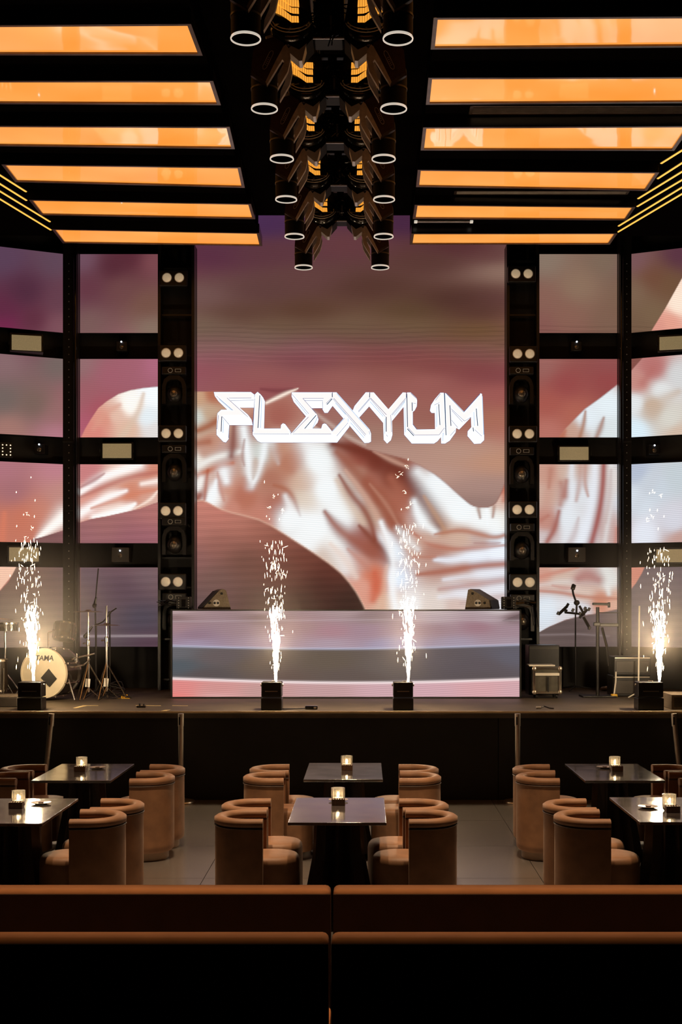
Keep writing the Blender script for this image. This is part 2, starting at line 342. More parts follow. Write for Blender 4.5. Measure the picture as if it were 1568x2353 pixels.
DU = [(455,1162,206,134,118),(500,1182,200,126,112),(450,1220,186,122,110),(550,1200,188,122,106),(600,1212,162,102,86),(500,1250,152,98,86),(650,1240,142,86,72),(450,1280,142,98,94),(560,1290,112,76,64),(650,1310,112,72,60),(700,1285,114,64,52),(760,1312,98,52,42),(740,1345,76,46,38),(800,1385,62,42,34),(700,1390,70,48,40),(500,1330,118,88,80),(600,1380,96,72,62),(460,1390,108,84,82),
(200,1235,162,106,112),(350,1185,182,116,112),(300,1235,152,96,106),(240,1205,166,110,106),(350,1235,160,100,112),
(200,1320,102,84,92),(340,1320,116,96,100),(280,1350,92,70,80),(200,1420,96,80,82),(330,1420,78,72,84),(240,1480,90,76,82),(350,1480,86,62,74),
(60,1330,122,94,78),(130,1340,106,82,76),(60,1420,128,108,90),(130,1450,105,90,80),(10,1450,130,110,95),(130,1243,124,84,84),
(1260,1475,102,86,82),(1330,1450,96,80,78),(1400,1432,106,88,84),(1500,1345,112,96,98),(1540,1420,120,104,96),(1460,1430,90,80,95),(1550,1320,106,90,95)]
TOPLINE = smooth_poly([(448,901),(500,898),(560,902),(605,930),(640,912),(668,897),(690,900),(690,935),(700,960),(735,985),(770,996),(800,1012),(850,1036),(920,1050),(960,1066),(1005,1092),(1045,1128),(1080,1160),(1100,1167),(1135,1165),(1150,1140),(1167,1095)], 2)
LOWLINE = smooth_poly([(448,1152),(463,1148),(482,1156),(502,1168),(525,1176),(575,1188),(608,1198),(645,1221),(690,1250),(740,1282),(782,1313),(808,1343),(827,1372),(845,1410)], 2)
POLY_C = np.vstack([TOPLINE, [(1167,1420)], LOWLINE[::-1]])
POLY_D = np.vstack([LOWLINE, [(440,1420), (440,1152)]])
WHITE = (240, 245, 247)
STROKES = [
 ([(812,1030,.5),(860,1060),(895,1100,1.2),(915,1150,1.1),(925,1200,.6)],22,(140,70,55),.7), ([(780,1040,.5),(820,1100),(850,1170,.8),(860,1210,.5)],16,(166,100,82),.5),
 ([(845,1120,.4),(880,1170),(915,1220,.6)],9,(196,148,128),.6), ([(770,1060,.4),(800,1120),(830,1180),(845,1200,.4)],8,(232,226,216),.6),
 ([(965,1140,.4),(985,1180),(1010,1215,.5)],8,(178,126,100),.6), ([(1010,1120,1.2),(1060,1170,1.2),(1120,1205,1)],22,WHITE,.5),
 ([(1270,1060),(1262,1130),(1250,1200)],13,(204,150,134),.6), ([(1315,1066,.6),(1312,1140),(1300,1248,1.1)],11,(226,230,236),.8), ([(1368,1066,.7),(1366,1130),(1352,1200),(1335,1248)],10,(228,232,240),.8), ([(1405,1066,.8),(1404,1130),(1398,1200),(1390,1248)],6,(228,226,226),.7),
 ([(1335,1066,.5),(1333,1110,.7),(1325,1150,.4)],9,(196,152,140),.6), ([(1290,1110,.6),(1294,1135,.9),(1288,1160,.5)],11,(176,110,94),.6), ([(1330,1190,.4),(1322,1225),(1310,1248)],7,(206,186,186),.6),
 ([(1240,1345,.6),(1300,1335),(1370,1340,.6)],7,(228,222,218),.5), ([(1388,1310),(1396,1345),(1400,1365,.6)],8,(232,232,228),.8), ([(1250,1395),(1310,1385),(1350,1395,.5)],9,(226,230,236),.6),  # (points, width, colour, strength) folds of the cloth
 ([(448,992,.6),(470,984),(500,968,1.1),(520,950,.5)],9,(160,84,52),.85), ([(448,1020),(480,1015,.8)],8,(165,96,72),.7),
 ([(448,1075,.7),(490,1052),(540,1040,.9),(560,1036,.5)],8,(236,232,226),.95), ([(448,1098,.8),(480,1080),(535,1064,.6)],7,(190,104,70),.9),
 ([(538,980,.6),(536,1020),(532,1048,.8)],9,(134,74,64),.85), ([(560,985),(568,1040),(575,1090,1.1),(574,1118,.8)],10,WHITE,.9), ([(562,1010,.5),(556,1050),(562,1070,.4)],4,(170,120,108),.6),
 ([(610,1020,1.3),(605,1050),(592,1090),(578,1118,.7)],7,WHITE,.85), ([(588,1055,.4),(586,1080),(582,1100,.3)],8,(206,186,172),.6),
 ([(625,1020),(634,1045),(640,1065,.4)],9,(225,228,226),.7), ([(515,1085,1.2),(520,1105,.8)],12,WHITE,.9), ([(455,1125,.8),(462,1100)],8,(242,238,234),.8), ([(482,1150,1.4),(492,1130,1.2),(498,1105,.5)],11,WHITE,.95),
 ([(478,1080,.5),(474,1110),(470,1148,.6)],5,(176,92,68),.75), ([(500,1085,.4),(506,1120),(515,1150,.6)],5,(190,110,86),.5), ([(448,1152,.8),(460,1138)],6,(150,84,70),.8),
 ([(560,1100,.4),(575,1140),(560,1165,.6)],16,(186,116,94),.5), ([(640,1040,.7),(650,1070),(668,1080,.5)],22,(182,118,94),.55),
 ([(630,1115,.5),(655,1122),(672,1140),(684,1170,.6),(690,1185,.4)],6,(172,104,80),.8), ([(656,1140,.5),(668,1170),(660,1200,1.3)],11,(240,240,240),.75), ([(745,1170,.4),(755,1190),(785,1225,.8),(800,1250,.6)],7,(160,92,72),.75),
 ([(706,1030,.4),(728,1060),(745,1100,1.4),(752,1150,1.6),(755,1185,.8)],20,WHITE,.75), ([(715,1022),(760,1032),(790,1060),(815,1110),(835,1160),(856,1205,.6)],11,(168,96,78),.7), ([(790,1100,.4),(812,1135),(845,1170),(852,1205,.5)],7,(150,80,62),.75),
 ([(735,1018,.6),(790,1032),(850,1062),(880,1100),(905,1150),(925,1210,.5)],16,(140,72,58),.75), ([(800,1018,.5),(850,1038),(905,1060),(950,1100),(975,1145),(1000,1180),(1018,1212,.6)],10,(146,78,60),.8),
 ([(845,1042,.4),(890,1056),(940,1078,.4)],5,(214,168,148),.7), ([(790,1070,.5),(815,1110),(850,1150),(862,1210),(880,1245),(905,1290),(908,1400,1.2)],9,(226,224,220),.8),
 ([(828,1205,.5),(848,1235),(875,1262),(896,1290),(905,1310,.5)],10,(150,82,66),.85), ([(800,1225,.6),(830,1240),(860,1260,.5)],12,(150,82,70),.6), ([(820,1268,.4),(840,1285),(855,1310,.4)],7,(232,214,204),.6), ([(862,1290,.5),(872,1330),(860,1370,.8)],14,(216,108,80),.55),
 ([(893,1270,.5),(897,1320),(892,1395)],5,(200,150,126),.6),
 ([(950,1160,.4),(956,1190),(965,1225),(985,1250,.5)],12,WHITE,.85), ([(985,1220,.4),(1000,1224),(1040,1216),(1080,1220),(1115,1232),(1165,1228,.4)],6,(188,124,100),.85), ([(1100,1225,.4),(1122,1236),(1165,1232,.5)],4,(206,150,118),.7),
 ([(985,1232,.4),(1010,1236),(1060,1238)],6,(206,164,146),.6), ([(940,1230,.4),(960,1246),(990,1258),(1050,1266),(1100,1260),(1165,1255,.3)],5,(178,110,92),.85), ([(1085,1250,.4),(1130,1248,.6)],7,(176,128,124),.6),
 ([(960,1278,.5),(1000,1282,.6)],5,(188,124,104),.7), ([(960,1330,.5),(990,1322),(1040,1308),(1100,1300),(1165,1295,.9)],9,(178,110,92),.85), ([(1000,1362,.4),(1060,1350),(1120,1340),(1165,1333,.6)],10,(200,160,152),.55),
 ([(990,1286,.5),(1040,1290),(1090,1276),(1165,1270)],8,(230,236,246),.6), ([(1100,1172,.6),(1104,1188,.4)],6,(176,140,122),.8), ([(1135,1166,.6),(1133,1185,.4)],5,(176,130,112),.8), ([(1118,1168,.7),(1120,1200,.5)],5,WHITE,.9),
 ([(330,905,.6),(318,950),(280,1005)],7,(226,198,176),.7), ([(215,985,.6),(240,950),(275,930,.5)],9,(225,160,140),.5),
 ([(184,1132,.8),(230,1100),(275,1082),(320,1068,1.2)],10,(255,252,250),.85), ([(184,1180,1.1),(225,1155),(262,1138),(290,1128,.4)],10,(255,250,248),.9), ([(218,1190,.9),(262,1180),(295,1168),(310,1158,.4)],10,(255,253,250),.95), ([(326,1112,.8),(363,1105,1.1)],6,(255,240,232),.85),
 ([(184,1143,.5),(240,1118),(300,1095),(363,1085,.6)],6,(188,112,100),.75), ([(184,1120,.4),(215,1104),(240,1088,.3)],5,(176,110,112),.7), ([(210,1168,.4),(270,1148),(325,1130),(363,1125,.5)],6,(216,132,104),.7), ([(310,1168,.3),(345,1150),(363,1128,.5)],4,(250,225,210),.9),
 ([(85,1238,.4),(108,1220),(148,1186,1.7)],11,(255,250,244),.95), ([(10,1180,.6),(5,1240,1.0)],8,(230,130,100),.5),
 ([(1346,945,.4),(1342,975),(1332,1008,.8)],5,(176,124,100),.85), ([(1388,960,.4),(1380,985),(1370,1008,.7)],6,(170,122,104),.8), ([(1300,990,.5),(1290,1005)],6,(188,112,90),.7),
 ([(1388,1066,.9),(1386,1120),(1378,1180),(1360,1248,1.1)],7,(158,74,66),.9), ([(1346,1066,.8),(1344,1110,.8),(1352,1140,.4)],6,(196,148,134),.75), ([(1266,1080),(1262,1120,.6)],6,(184,124,106),.6), ([(1302,1105,.6),(1298,1140,.8)],8,(172,104,88),.7),
 ([(1285,1175,.6),(1276,1215),(1258,1245,.8)],7,(164,92,80),.85), ([(1244,1195,.8),(1260,1185,.5)],7,(184,118,104),.7), ([(1405,1080,.5),(1402,1140),(1392,1200,.6)],6,(206,182,178),.6), ([(1415,1248,.8),(1419,1215)],5,(200,130,116),.7),
 ([(1330,1330,.8),(1352,1320,1.5),(1375,1332,.8)],14,(172,108,104),.8), ([(1240,1326,.7),(1290,1312),(1330,1304,.3)],6,(206,140,122),.8), ([(1240,1358,.6),(1290,1361),(1340,1372),(1419,1376,.7)],4,(190,124,104),.8), ([(1270,1345,.4),(1300,1352),(1320,1350,.4)],5,(200,140,130),.6),
 ([(1490,930,.4),(1520,920),(1560,900,.5)],13,(206,178,154),.5), ([(1449,1180),(1510,1090)],16,(204,206,214),.4), ([(1500,848,.6),(1478,880,.9)],10,(184,112,106),.6)]
STROKES = [q for q in STROKES if not any(690 < p[0] < 1172 and p[1] > 1010 for p in q[0])]
STROKES += [
 ([(705,1020,.7),(738,1075),(757,1131,1.1),(775,1178),(794,1201,.6)],30,WHITE,.75), ([(655,1185,.7),(719,1197),(766,1224),(789,1266),(796,1305,.7)],26,WHITE,.7),
 ([(766,1020,.4),(836,1036,.8),(896,1068,1.2),(943,1106,1.1),(985,1158,.8),(1010,1206,.5)],25,(112,50,38),.95),
 ([(775,1040,.5),(826,1092,1),(859,1135,1.1),(892,1180,1.1),(922,1226,.6)],20,(152,84,64),.85), ([(900,1100,.6),(930,1150),(950,1195,.6)],17,(170,100,80),.7),
 ([(775,1103,.5),(808,1160,1),(835,1200,.6)],11,(222,194,172),.7), ([(780,1092,.4),(808,1138),(836,1168),(854,1203),(862,1240,.5)],8,(140,70,52),.85),
 ([(794,1080,.4),(836,1134),(866,1181),(886,1232),(897,1268,.5)],6,(212,168,148),.75), ([(859,1037,.4),(905,1060),(938,1073,.5)],5,(206,158,138),.75), ([(850,1112,.4),(890,1160),(915,1205,.5)],5,(196,142,120),.5),
 ([(747,1176,.3),(775,1214,.8),(812,1242,1.1),(850,1262,1.2),(882,1282),(903,1296,.5)],14,(156,88,72),.88), ([(826,1208,.4),(850,1233),(878,1262),(898,1290,.6)],8,(132,66,50),.85), ([(760,1250,.4),(794,1284),(818,1325,.6)],11,(236,214,202),.7),
 ([(800,1262,.4),(830,1290),(850,1310,.6)],8,(196,130,112),.6), ([(862,1318,.5),(868,1352,1),(858,1378,.6)],13,(206,100,74),.75), ([(890,1300,.4),(884,1340),(880,1395)],7,(226,176,150),.6),
 ([(876,1200,.6),(898,1258),(906,1300),(900,1345),(910,1400,1.3)],9,(240,242,244),.9), ([(961,1085,.5),(1015,1135,1.1),(1059,1180,1.1),(1138,1206,.8)],26,WHITE,.8),
 ([(952,1152,.5),(966,1196),(1000,1222,.6)],13,WHITE,.85), ([(975,1140,.4),(1000,1180),(1022,1216,.6)],7,(196,152,122),.7), ([(915,1215,.5),(940,1245,1),(960,1262,.5)],12,(238,238,236),.7),
 ([(947,1222,.5),(980,1248),(1036,1263),(1092,1260),(1170,1252,.4)],5,(186,118,98),.85), ([(1000,1228,.4),(1059,1217,1),(1101,1227,1),(1138,1237,.8),(1170,1226,.6)],6,(182,118,94),.85), ([(960,1240,.5),(1020,1242),(1080,1246,.5)],8,(214,180,164),.6),
 ([(1090,1248,.3),(1130,1249,.8),(1150,1247,.3)],5,(176,130,126),.7), ([(1000,1286,.4),(1045,1288,1),(1092,1274,1),(1170,1268)],10,(232,238,248),.85), ([(950,1280,.5),(1000,1280,.6)],5,(186,124,104),.7),
 ([(960,1320,.5),(1022,1313,1),(1092,1301,1),(1170,1296,1)],8,(172,104,86),.9), ([(1020,1332,.5),(1090,1322),(1170,1314)],8,(230,232,240),.7), ([(1010,1354,.5),(1100,1342),(1170,1332)],8,(194,150,144),.75), ([(1010,1372,.6),(1090,1362),(1170,1350)],8,(230,228,234),.7), ([(1060,1386,.5),(1110,1378),(1170,1368)],7,(206,176,172),.6),
 ([(1100,1170,.6),(1104,1190,.4)],6,(172,132,114),.8), ([(1136,1164,.6),(1133,1188,.4)],6,(176,130,112),.8), ([(1119,1168,.7),(1121,1205,.5)],5,WHITE,.9), ([(1165,1120,.8),(1158,1150,.5)],10,(196,116,92),.7)]
def picture(X, Y):
    c = np.where((X > 440)[:, None] & (X < 1180)[:, None], interp(X, Y, BG, p=4.0, sx=.33, soft=700), interp(X, Y, BG, p=3.6, sx=.9, soft=900))
    # fine bands in the sky of the film
    band = np.clip((Y-738)/16, 0, 1)*np.clip((838-Y)/12, 0, 1)*((X > 440) | False)
    ph = (Y-740)/10.4+.35*np.sin(X/160.0)+.12*np.sin(X/37.0)
    s = np.sin(ph*2*PI); dark = (Y < 792)
    c *= (1+band*np.where(dark, -.22*np.clip(s-.35, 0, 1)*1.5, .30*np.clip(s-.3, 0, 1)))[:, None]
    def over(mask, col):
        nonlocal c
        c = c*(1-mask[:, None])+col*mask[:, None]
    over(stroke(X, Y, [(600,894,.5),(640,899,1),(672,893,.4)], 5)*.7, lin((118, 56, 62)))
    over(stroke(X, Y, [(712,938,.5),(745,965),(800,1004,1),(840,1022,.5)], 4)*.55, lin((214, 190, 178)))
    cl = interp(X, Y, CL, p=4.0, soft=160)
    for pts, wd, col, a in STROKES:
        m = stroke(X, Y, pts, wd)*a; cl = cl*(1-m[:, None])+lin(col)*m[:, None]
    over(inside(X, Y, POLY_C), cl)
    over(stroke(X, Y, [(612,926,.8),(635,915),(660,903),(685,893,.3)], 3.5), lin((250, 230, 215)))
    over(inside(X, Y, [(184,1010),(196,985),(208,965),(226,938),(246,922),(272,906),(300,897),(330,892),(370,888),(370,1012)], 2.5), cl)
    over(inside(X, Y, [(184,1060),(370,1060),(370,1152),(350,1158),(322,1169),(290,1176),(245,1186),(210,1192),(184,1200)]), cl)
    m = inside(X, Y, [(-150,1060),(160,1060),(160,1250),(-150,1250)])
    for pts, wd, col, a in STROKES:
        if pts[0][0] < 100 and pts[0][1] > 1170:
            mm = stroke(X, Y, pts, wd)*a*m; c = c*(1-mm[:, None])+lin(col)*mm[:, None]
    over(inside(X, Y, [(-200,1300),(39,1300),(30,1318),(18,1334),(0,1356),(-200,1500)]), cl)
    over(inside(X, Y, [(1278,1012),(1300,985),(1328,957),(1345,940),(1380,915),(1425,880),(1425,1012)], 3.5), cl)
    over(inside(X, Y, [(1230,1060),(1425,1060),(1425,1255),(1230,1255)]), cl)
    over(inside(X, Y, [(1230,1300),(1425,1300),(1425,1398),(1380,1408),(1340,1414),(1300,1424),(1262,1440),(1230,1458)]), cl)
    over(inside(X, Y, [(1498,760),(1530,708),(1580,618),(1900,100),(1900,760)]), cl)
    over(inside(X, Y, [(1440,865),(1476,824),(1480,815),(1900,700),(1900,1012),(1440,1012)], 2.5), cl)
    over(inside(X, Y, [(1440,1050),(1900,1050),(1900,1252),(1440,1252)]), cl)
    over(inside(X, Y, [(1440,1300),(1484,1300),(1475,1318),(1462,1340),(1440,1368)]), cl)
    du = interp(X, Y, DU, p=3.6, sx=.7, soft=1200)
    st = 1+.06*np.sin(Y/2.7+X/90.0)
    du = du*st[:, None]
    over(inside(X, Y, POLY_D), du)
    over(inside(X, Y, [(184,1201),(210,1193),(245,1187),(290,1177),(322,1170),(350,1159),(370,1153),(370,1500),(184,1500)]), du)
    over(inside(X, Y, [(72,1240),(100,1233),(125,1225),(160,1214),(160,1262),(72,1262)]), du)
    over(inside(X, Y, [(39,1300),(160,1300),(160,1500),(-250,1500),(-200,1460),(0,1358),(20,1336)]), du)
    over(inside(X, Y, [(1230,1458),(1262,1441),(1300,1425),(1340,1415),(1380,1409),(1425,1399),(1425,1500),(1230,1500)]), du)
    over(inside(X, Y, [(1440,1368),(1462,1341),(1476,1318),(1484,1300),(1900,1300),(1900,1500),(1440,1500)]), du)
    # rim lines along the cloth
    over(stroke(X, Y, [tuple(p) for p in LOWLINE[::3]], 1.6, 0)*.45, lin((250, 205, 180)))
    over(stroke(X, Y, [tuple(p) for p in TOPLINE[28::3]], 1.4, 0)*.5, lin((150, 100, 90)))
    over(stroke(X, Y, [(184,1462),(363,1461)], 2.2, 0)*.7*(X < 370), lin((176, 160, 164)))
    over(stroke(X, Y, [(1240,1459),(1330,1457),(1400,1462)], 1.6, 0)*.5, lin((150, 135, 135)))
    lum = c.mean(1); c = c*(1+.15*np.clip((lum-.62)/.25, 0, 1))[:, None]
    return c
BA = [(400,1404,196,170,170),(600,1404,178,152,152),(800,1404,176,152,152),(1000,1406,205,186,186),(1150,1406,212,198,200),(400,1418,140,112,112),(600,1418,132,106,106),(850,1416,150,126,126),(1000,1420,190,168,172),(1130,1422,180,158,165),(1180,1418,116,92,94),
(400,1440,168,134,140),(450,1460,150,122,136),(550,1445,162,134,140),(700,1440,170,136,136),(760,1450,176,134,142),(850,1450,166,136,148),(1000,1445,165,134,140),(1100,1440,162,122,132),(1180,1450,165,138,148),(450,1478,164,146,168),(600,1480,174,150,160),(760,1482,178,156,168),(900,1482,165,155,180),(1050,1480,170,155,172),(1180,1478,170,150,162)]
BB = [(400,1500,106,104,108),(410,1530,86,92,98),(500,1510,104,92,92),(600,1530,108,92,80),(750,1520,104,90,78),(900,1530,108,96,90),(1000,1510,100,90,92),(1100,1530,96,86,90),(1190,1510,100,96,106),(480,1552,92,82,82),(800,1558,100,86,80),(1100,1556,94,84,86),(650,1558,104,86,78)]
BC = [(410,1580,226,140,136),(400,1600,236,136,130),(500,1585,212,150,146),(600,1590,200,156,152),(750,1590,200,160,160),(880,1590,212,172,178),(1000,1590,216,172,180),(1100,1585,222,170,174),(1190,1590,216,172,178),(500,1602,226,170,168)]
def booth_picture(X, Y):
    l1 = 1484+8*np.sin((X-395)/801*PI)-3*((X-395)/801); l2 = 1558+10*np.sin((X-395)/801*PI*.95)
    c = interp(X, Y, BA, sx=.35)
    def over(m, col):
        nonlocal c
        c = c*(1-m[:, None])+col*m[:, None]
    over(inside(X, Y, [(1152,1427),(1175,1418),(1200,1408),(1200,1424),(1175,1428)]), lin((112, 92, 94)))
    over(np.exp(-((Y-1426-2*np.sin(X/200))/2.0)**2)*.35, lin((205, 185, 190)))
    over(np.clip((Y-l1)/2+.5, 0, 1), interp(X, Y, BB, sx=.35))
    over(np.exp(-((Y-l1)/2.6)**2)*.7, lin((196, 196, 220)))
    over(np.clip((Y-l2)/2+.5, 0, 1), interp(X, Y, BC, sx=.35))
    over(np.exp(-((Y-l2-1)/3.0)**2)*.95, lin((255, 236, 236)))
    return c
def display(name, A, B, z0, z1, parent, fn, step=0.018, off=0.0):
    """LED face between floor-plan points A,B and heights z0..z1; colours are what the display shows"""
    A = Vector((A[0], A[1], 0)); B = Vector((B[0], B[1], 0)); Lh = (B-A).length
    nx = max(2, int(Lh/step)); nz = max(2, int((z1-z0)/step))
    U, V = np.meshgrid(np.linspace(0, 1, nx+1), np.linspace(0, 1, nz+1)); U = U.ravel(); V = V.ravel()
    xs = A.x+(B.x-A.x)*U; ys = A.y+(B.y-A.y)*U; zs = z0+(z1-z0)*V
    col = fn(CX+xs*F/ys, CY-(zs-EYE)*F/ys)
    me = bpy.data.meshes.new(name)
    idx = np.arange((nx+1)*(nz+1)).reshape(nz+1, nx+1)
    q = np.stack([idx[:-1, :-1], idx[:-1, 1:], idx[1:, 1:], idx[1:, :-1]], -1).reshape(-1, 4)
    me.vertices.add(len(xs)); me.vertices.foreach_set('co', np.stack([xs, ys, zs], -1).ravel())
    me.loops.add(len(q)*4); me.loops.foreach_set('vertex_index', q.ravel().astype(np.int32))
    me.polygons.add(len(q)); me.polygons.foreach_set('loop_start', np.arange(0, len(q)*4, 4, dtype=np.int32))
    me.update(calc_edges=True)
    at = me.color_attributes.new('picture', 'FLOAT_COLOR', 'POINT')
    at.data.foreach_set('color', np.concatenate([col, np.ones((len(col), 1))], 1).astype(np.float32).ravel())
    me.materials.append(M_led); o = bpy.data.objects.new(name, me); COL.objects.link(o); o.parent = parent
    return o

# ================================================================== SETTING
WD = 18.8                                     # depth of the LED wall face
XL, XR = -6.6, 6.2
HL = XX(148, WD); HR = XX(1449, WD); ANG = math.radians(26)
floor_o = struct(MB().box(((XL+XR)/2, 8.5, -.06), (XR-XL, 21, .08)).build('floor', M_joint, smooth=0))
TW = 1.408; x0 = -1.35-TW*4; y0 = 14.95
for i in range(10):
    for j in range(12):
        xa = x0+i*TW; xb = xa+TW; yb = y0-j*TW; ya = yb-TW
        xa = max(xa, XL); xb = min(xb, XR)
        if xb-xa < .1 or ya < -2: continue
        g = .0025
        MB().box(((xa+xb)/2, (ya+yb)/2, -.012), (xb-xa-2*g, yb-ya-2*g, .024)).build('tile', M_tile, floor_o, smooth=0)
wb = MB(); wb.box(((HL+HR)/2, WD+.35, 4.6), (HR-HL+.4, .3, 9.2))
struct(wb.build('wall_back', M_wall, smooth=0))
for side, H, X_ in (('left', HL, XL), ('right', HR, XR)):
    s = -1 if side == 'left' else 1
    # angled return wall behind the outer screens, then the long side wall
    dx = abs(X_-H); yb = WD+.2-dx*math.tan(ANG)
    m = MB(); m.prism([(H, WD+.2, 0), (X_, yb, 0), (X_, yb, 9.2), (H, WD+.2, 9.2)], (s*.12, .25, 0))
    m.prism([(X_, yb, 0), (X_, -2, 0), (X_, -2, 9.2), (X_, yb, 9.2)], (s*.2, 0, 0))
    struct(m.build('wall_'+side, M_wall, smooth=0))
struct(MB().box(((XL+XR)/2, -2.1, 4.6), (XR-XL, .2, 9.2)).build('wall_front', M_wall, smooth=0))
HB = 4.79                                     # underside of the light boxes above the eye
def CP(px, py, h=HB): d = F*h/(CY-py); return Vector(((px-CX)*d/F, d, EYE+h))
cm = MB()
ZC = EYE+5.19
cm.box(((XL+XR)/2, 7.65, ZC+.1), (XR-XL, 19.3, .2))
cm.box(((XL+XR)/2, 18.3, 9.3), (XR-XL, 2.2, .2))            # higher ceiling over the stage
cm.box(((XL+XR)/2, 17.25, 8.5), (XR-XL, .1, 1.6))
SOF = EYE+HB+.12
cm.box(((XL-1.44)/2, 7.64, (SOF+ZC)/2), (-1.44-XL, 19.26, ZC-SOF))
cm.box(((XR+.60)/2, 7.64, (SOF+ZC)/2), (XR-.60, 19.26, ZC-SOF))
struct(cm.build('ceiling', M_ceil, smooth=0))

# ================================================================== LIGHT BOXES
def light_box(nl, nr, fr, fl, label, group):
    """four bottom corners: near-left, near-right, far-right, far-left"""
    q = [nl, nr, fr, fl]; c = sum(q, Vector())/4
    t = thing('ceiling_light_box', label, 'ceiling light', (c.x, c.y, c.z), 0, group)
    q = [p-c for p in q]
    def inset(q, d):
        out = []
        for i in range(4):
            p = q[i]; a = (q[i-1]-p).normalized(); b = (q[(i+1) % 4]-p).normalized(); out.append(p+(a+b)*d)
        return out
    inn = inset(q, .035); H = Vector((0, 0, .12))
    m = MB(); vs = q+[p+H for p in q]; fs = [(0, 1, 5, 4), (1, 2, 6, 5), (2, 3, 7, 6), (3, 0, 4, 7), (4, 5, 6, 7)]
    m.add(vs, fs); m.build('casing', M_box_side, t, smooth=0)
    m = MB(); up = Vector((0, 0, .012)); lo = Vector((0, 0, -.004))
    m.add([p+lo for p in q]+[p+lo for p in inn]+[p+up for p in inn], [(0, 1, 5, 4), (1, 2, 6, 5), (2, 3, 7, 6), (3, 0, 4, 7)]+[(4+i, 4+(i+1) % 4, 8+(i+1) % 4, 8+i) for i in range(4)])
    m.build('rim', M_box_rim, t, smooth=0)
    n = 8; m = MB()
    m.add([p+up for p in inn], [(0, 1, 2, 3)])
    m.build('diffuser', M_film, t, smooth=0)
    return t
def outL(y): return 144-.779*(558-y)
def outR(y): return 1402+.687*(561.5-y)
LB = [(526, 535, 558.5, 565, 596, 603), (458.5, 468, 494, 503, 577, 587), (377, 384, 418, 431, 553, 563), (288, 291, 335, 342, 528, 540), (185, 185, 238, 241, 490, 508), (58.5, 54, 126, 127, 439, 466)]
RB = [(536, 535.5, 561.5, 561.5, 946, 942), (470, 475, 502.5, 506, 953.6, 949), (389.5, 395.5, 429, 438, 960.5, 956.5), (292, 289, 345, 346, 972.7, 967), (178, 176, 240, 236, 985, 979), (40, 36, 113, 107, 997, 990)]
ordn = ['nearest the stage', 'second from the stage', 'third from the stage', 'fourth from the stage', 'fifth from the stage', 'sixth from the stage']
for k, (nl, nr, fl, fr, xn, xf) in enumerate(LB):
    light_box(CP(outL(nl), nl), CP(xn, nr), CP(xf, fr), CP(outL(fl), fl), 'orange light box on the left ceiling, '+ordn[k], 'orange light boxes of the left ceiling')
for k, (nl, nr, fl, fr, xn, xf) in enumerate(RB):
    light_box(CP(xn, nl), CP(outR(nr), nr), CP(outR(fr), fr), CP(xf, fl), 'orange light box on the right ceiling, '+ordn[k], 'orange light boxes of the right ceiling')
# the same rows carry on towards the camera, above the view
for side in (0, 1):
    for k in range(1):
        yf = 10.05; yn = yf-.63
        xa, xb = ((-4.06, -1.43) if side == 0 else (.57, 3.28)); z = EYE+HB
        light_box(Vector((xa, yn, z)), Vector((xb, yn, z)), Vector((xb, yf, z)), Vector((xa, yf, z)), 'orange light box above the camera on the '+('left', 'right')[side]+' ceiling, '+['seventh', 'eighth', 'ninth', 'tenth'][k]+' from the stage', 'orange light boxes above the camera')
# amber lines on the outer ceiling
def strip(a, b, label, group):
    A = CP(*a, h=HB+.105); B = CP(*b, h=HB+.105); D = (B-A); B = B+D*.6
    t = thing('led_line_light', label, 'led strip', ((A.x+B.x)/2, (A.y+B.y)/2, A.z), 0, group)
    c = (A+B)/2; d = (B-A).normalized(); s = Vector((-d.y, d.x, 0)); L = (B-A).length/2
    def bar(w_, z0, z1, name, m):
        q = [s*-w_-d*L, s*w_-d*L, s*w_+d*L, s*-w_+d*L]
        MB().prism([p+Vector((0, 0, z0)) for p in q], (0, 0, z1-z0)).build(name, m, t, smooth=0)
    bar(.022, 0.0, .012, 'channel', M_black); bar(.011, -.008, 0.0, 'diffuser', M_strip)
for k, (a, b) in enumerate([((60, 440), (0, 402)), ((61, 460), (0, 422)), ((115, 509), (0, 439)), ((117, 528), (0, 457))]):
    strip(a, b, 'thin amber led line on the left ceiling, '+['uppermost', 'second from the top', 'third from the top', 'lowest'][k]+' of the four', 'amber ceiling lines on the left')
for k, (a, b) in enumerate([((1520, 375), (1568, 345)), ((1512, 410), (1568, 374)), ((1467, 456), (1568, 394)), ((1465, 474), (1568, 413)), ((1422, 519), (1568, 430)), ((1420, 533), (1568, 445))]):
    strip(a, b, 'thin amber led line on the right ceiling, '+['uppermost', 'second from the top', 'third from the top', 'fourth from the top', 'fifth from the top', 'lowest'][k]+' of the six', 'amber ceiling lines on the right')
# linear air grilles between the boxes
def grille(a, b, c, label):
    A = CP(*a, h=HB+.115); B = CP(*b, h=HB+.115); C = CP(*c, h=HB+.115); w_ = abs(A.y-C.y)
    t = thing('air_grille', label, 'air vent', ((A.x+B.x)/2, (A.y+C.y)/2, A.z)); L = abs(B.x-A.x)
    m = MB()
    for s in (-1, 1): m.box((0, s*w_/2, 0), (L, .02, .012)); m.box((s*L/2, 0, 0), (.03, w_, .012))
    m.build('frame', M_box_rim, t, smooth=0)
    n = 6
    for k in range(n):
        MB().box((0, -w_/2+w_*(k+.7)/(n+.4), .001), (L-.03, .016, .008), RX(.5)).build('slat', M_alu, t, smooth=0)
grille((1085, 243), (1600, 243), (1085, 262), 'long slotted air grille between the fourth and fifth right light boxes')
grille((1048, 438.5), (1445, 438.5), (1048, 446), 'narrow slotted air grille between the second and third right light boxes')
tb = thing('ceiling_batten_lamp', 'slim pale batten lamp on the ceiling beside the last right light boxes', 'lamp', tuple(CP(1020, 509, HB+.10)))
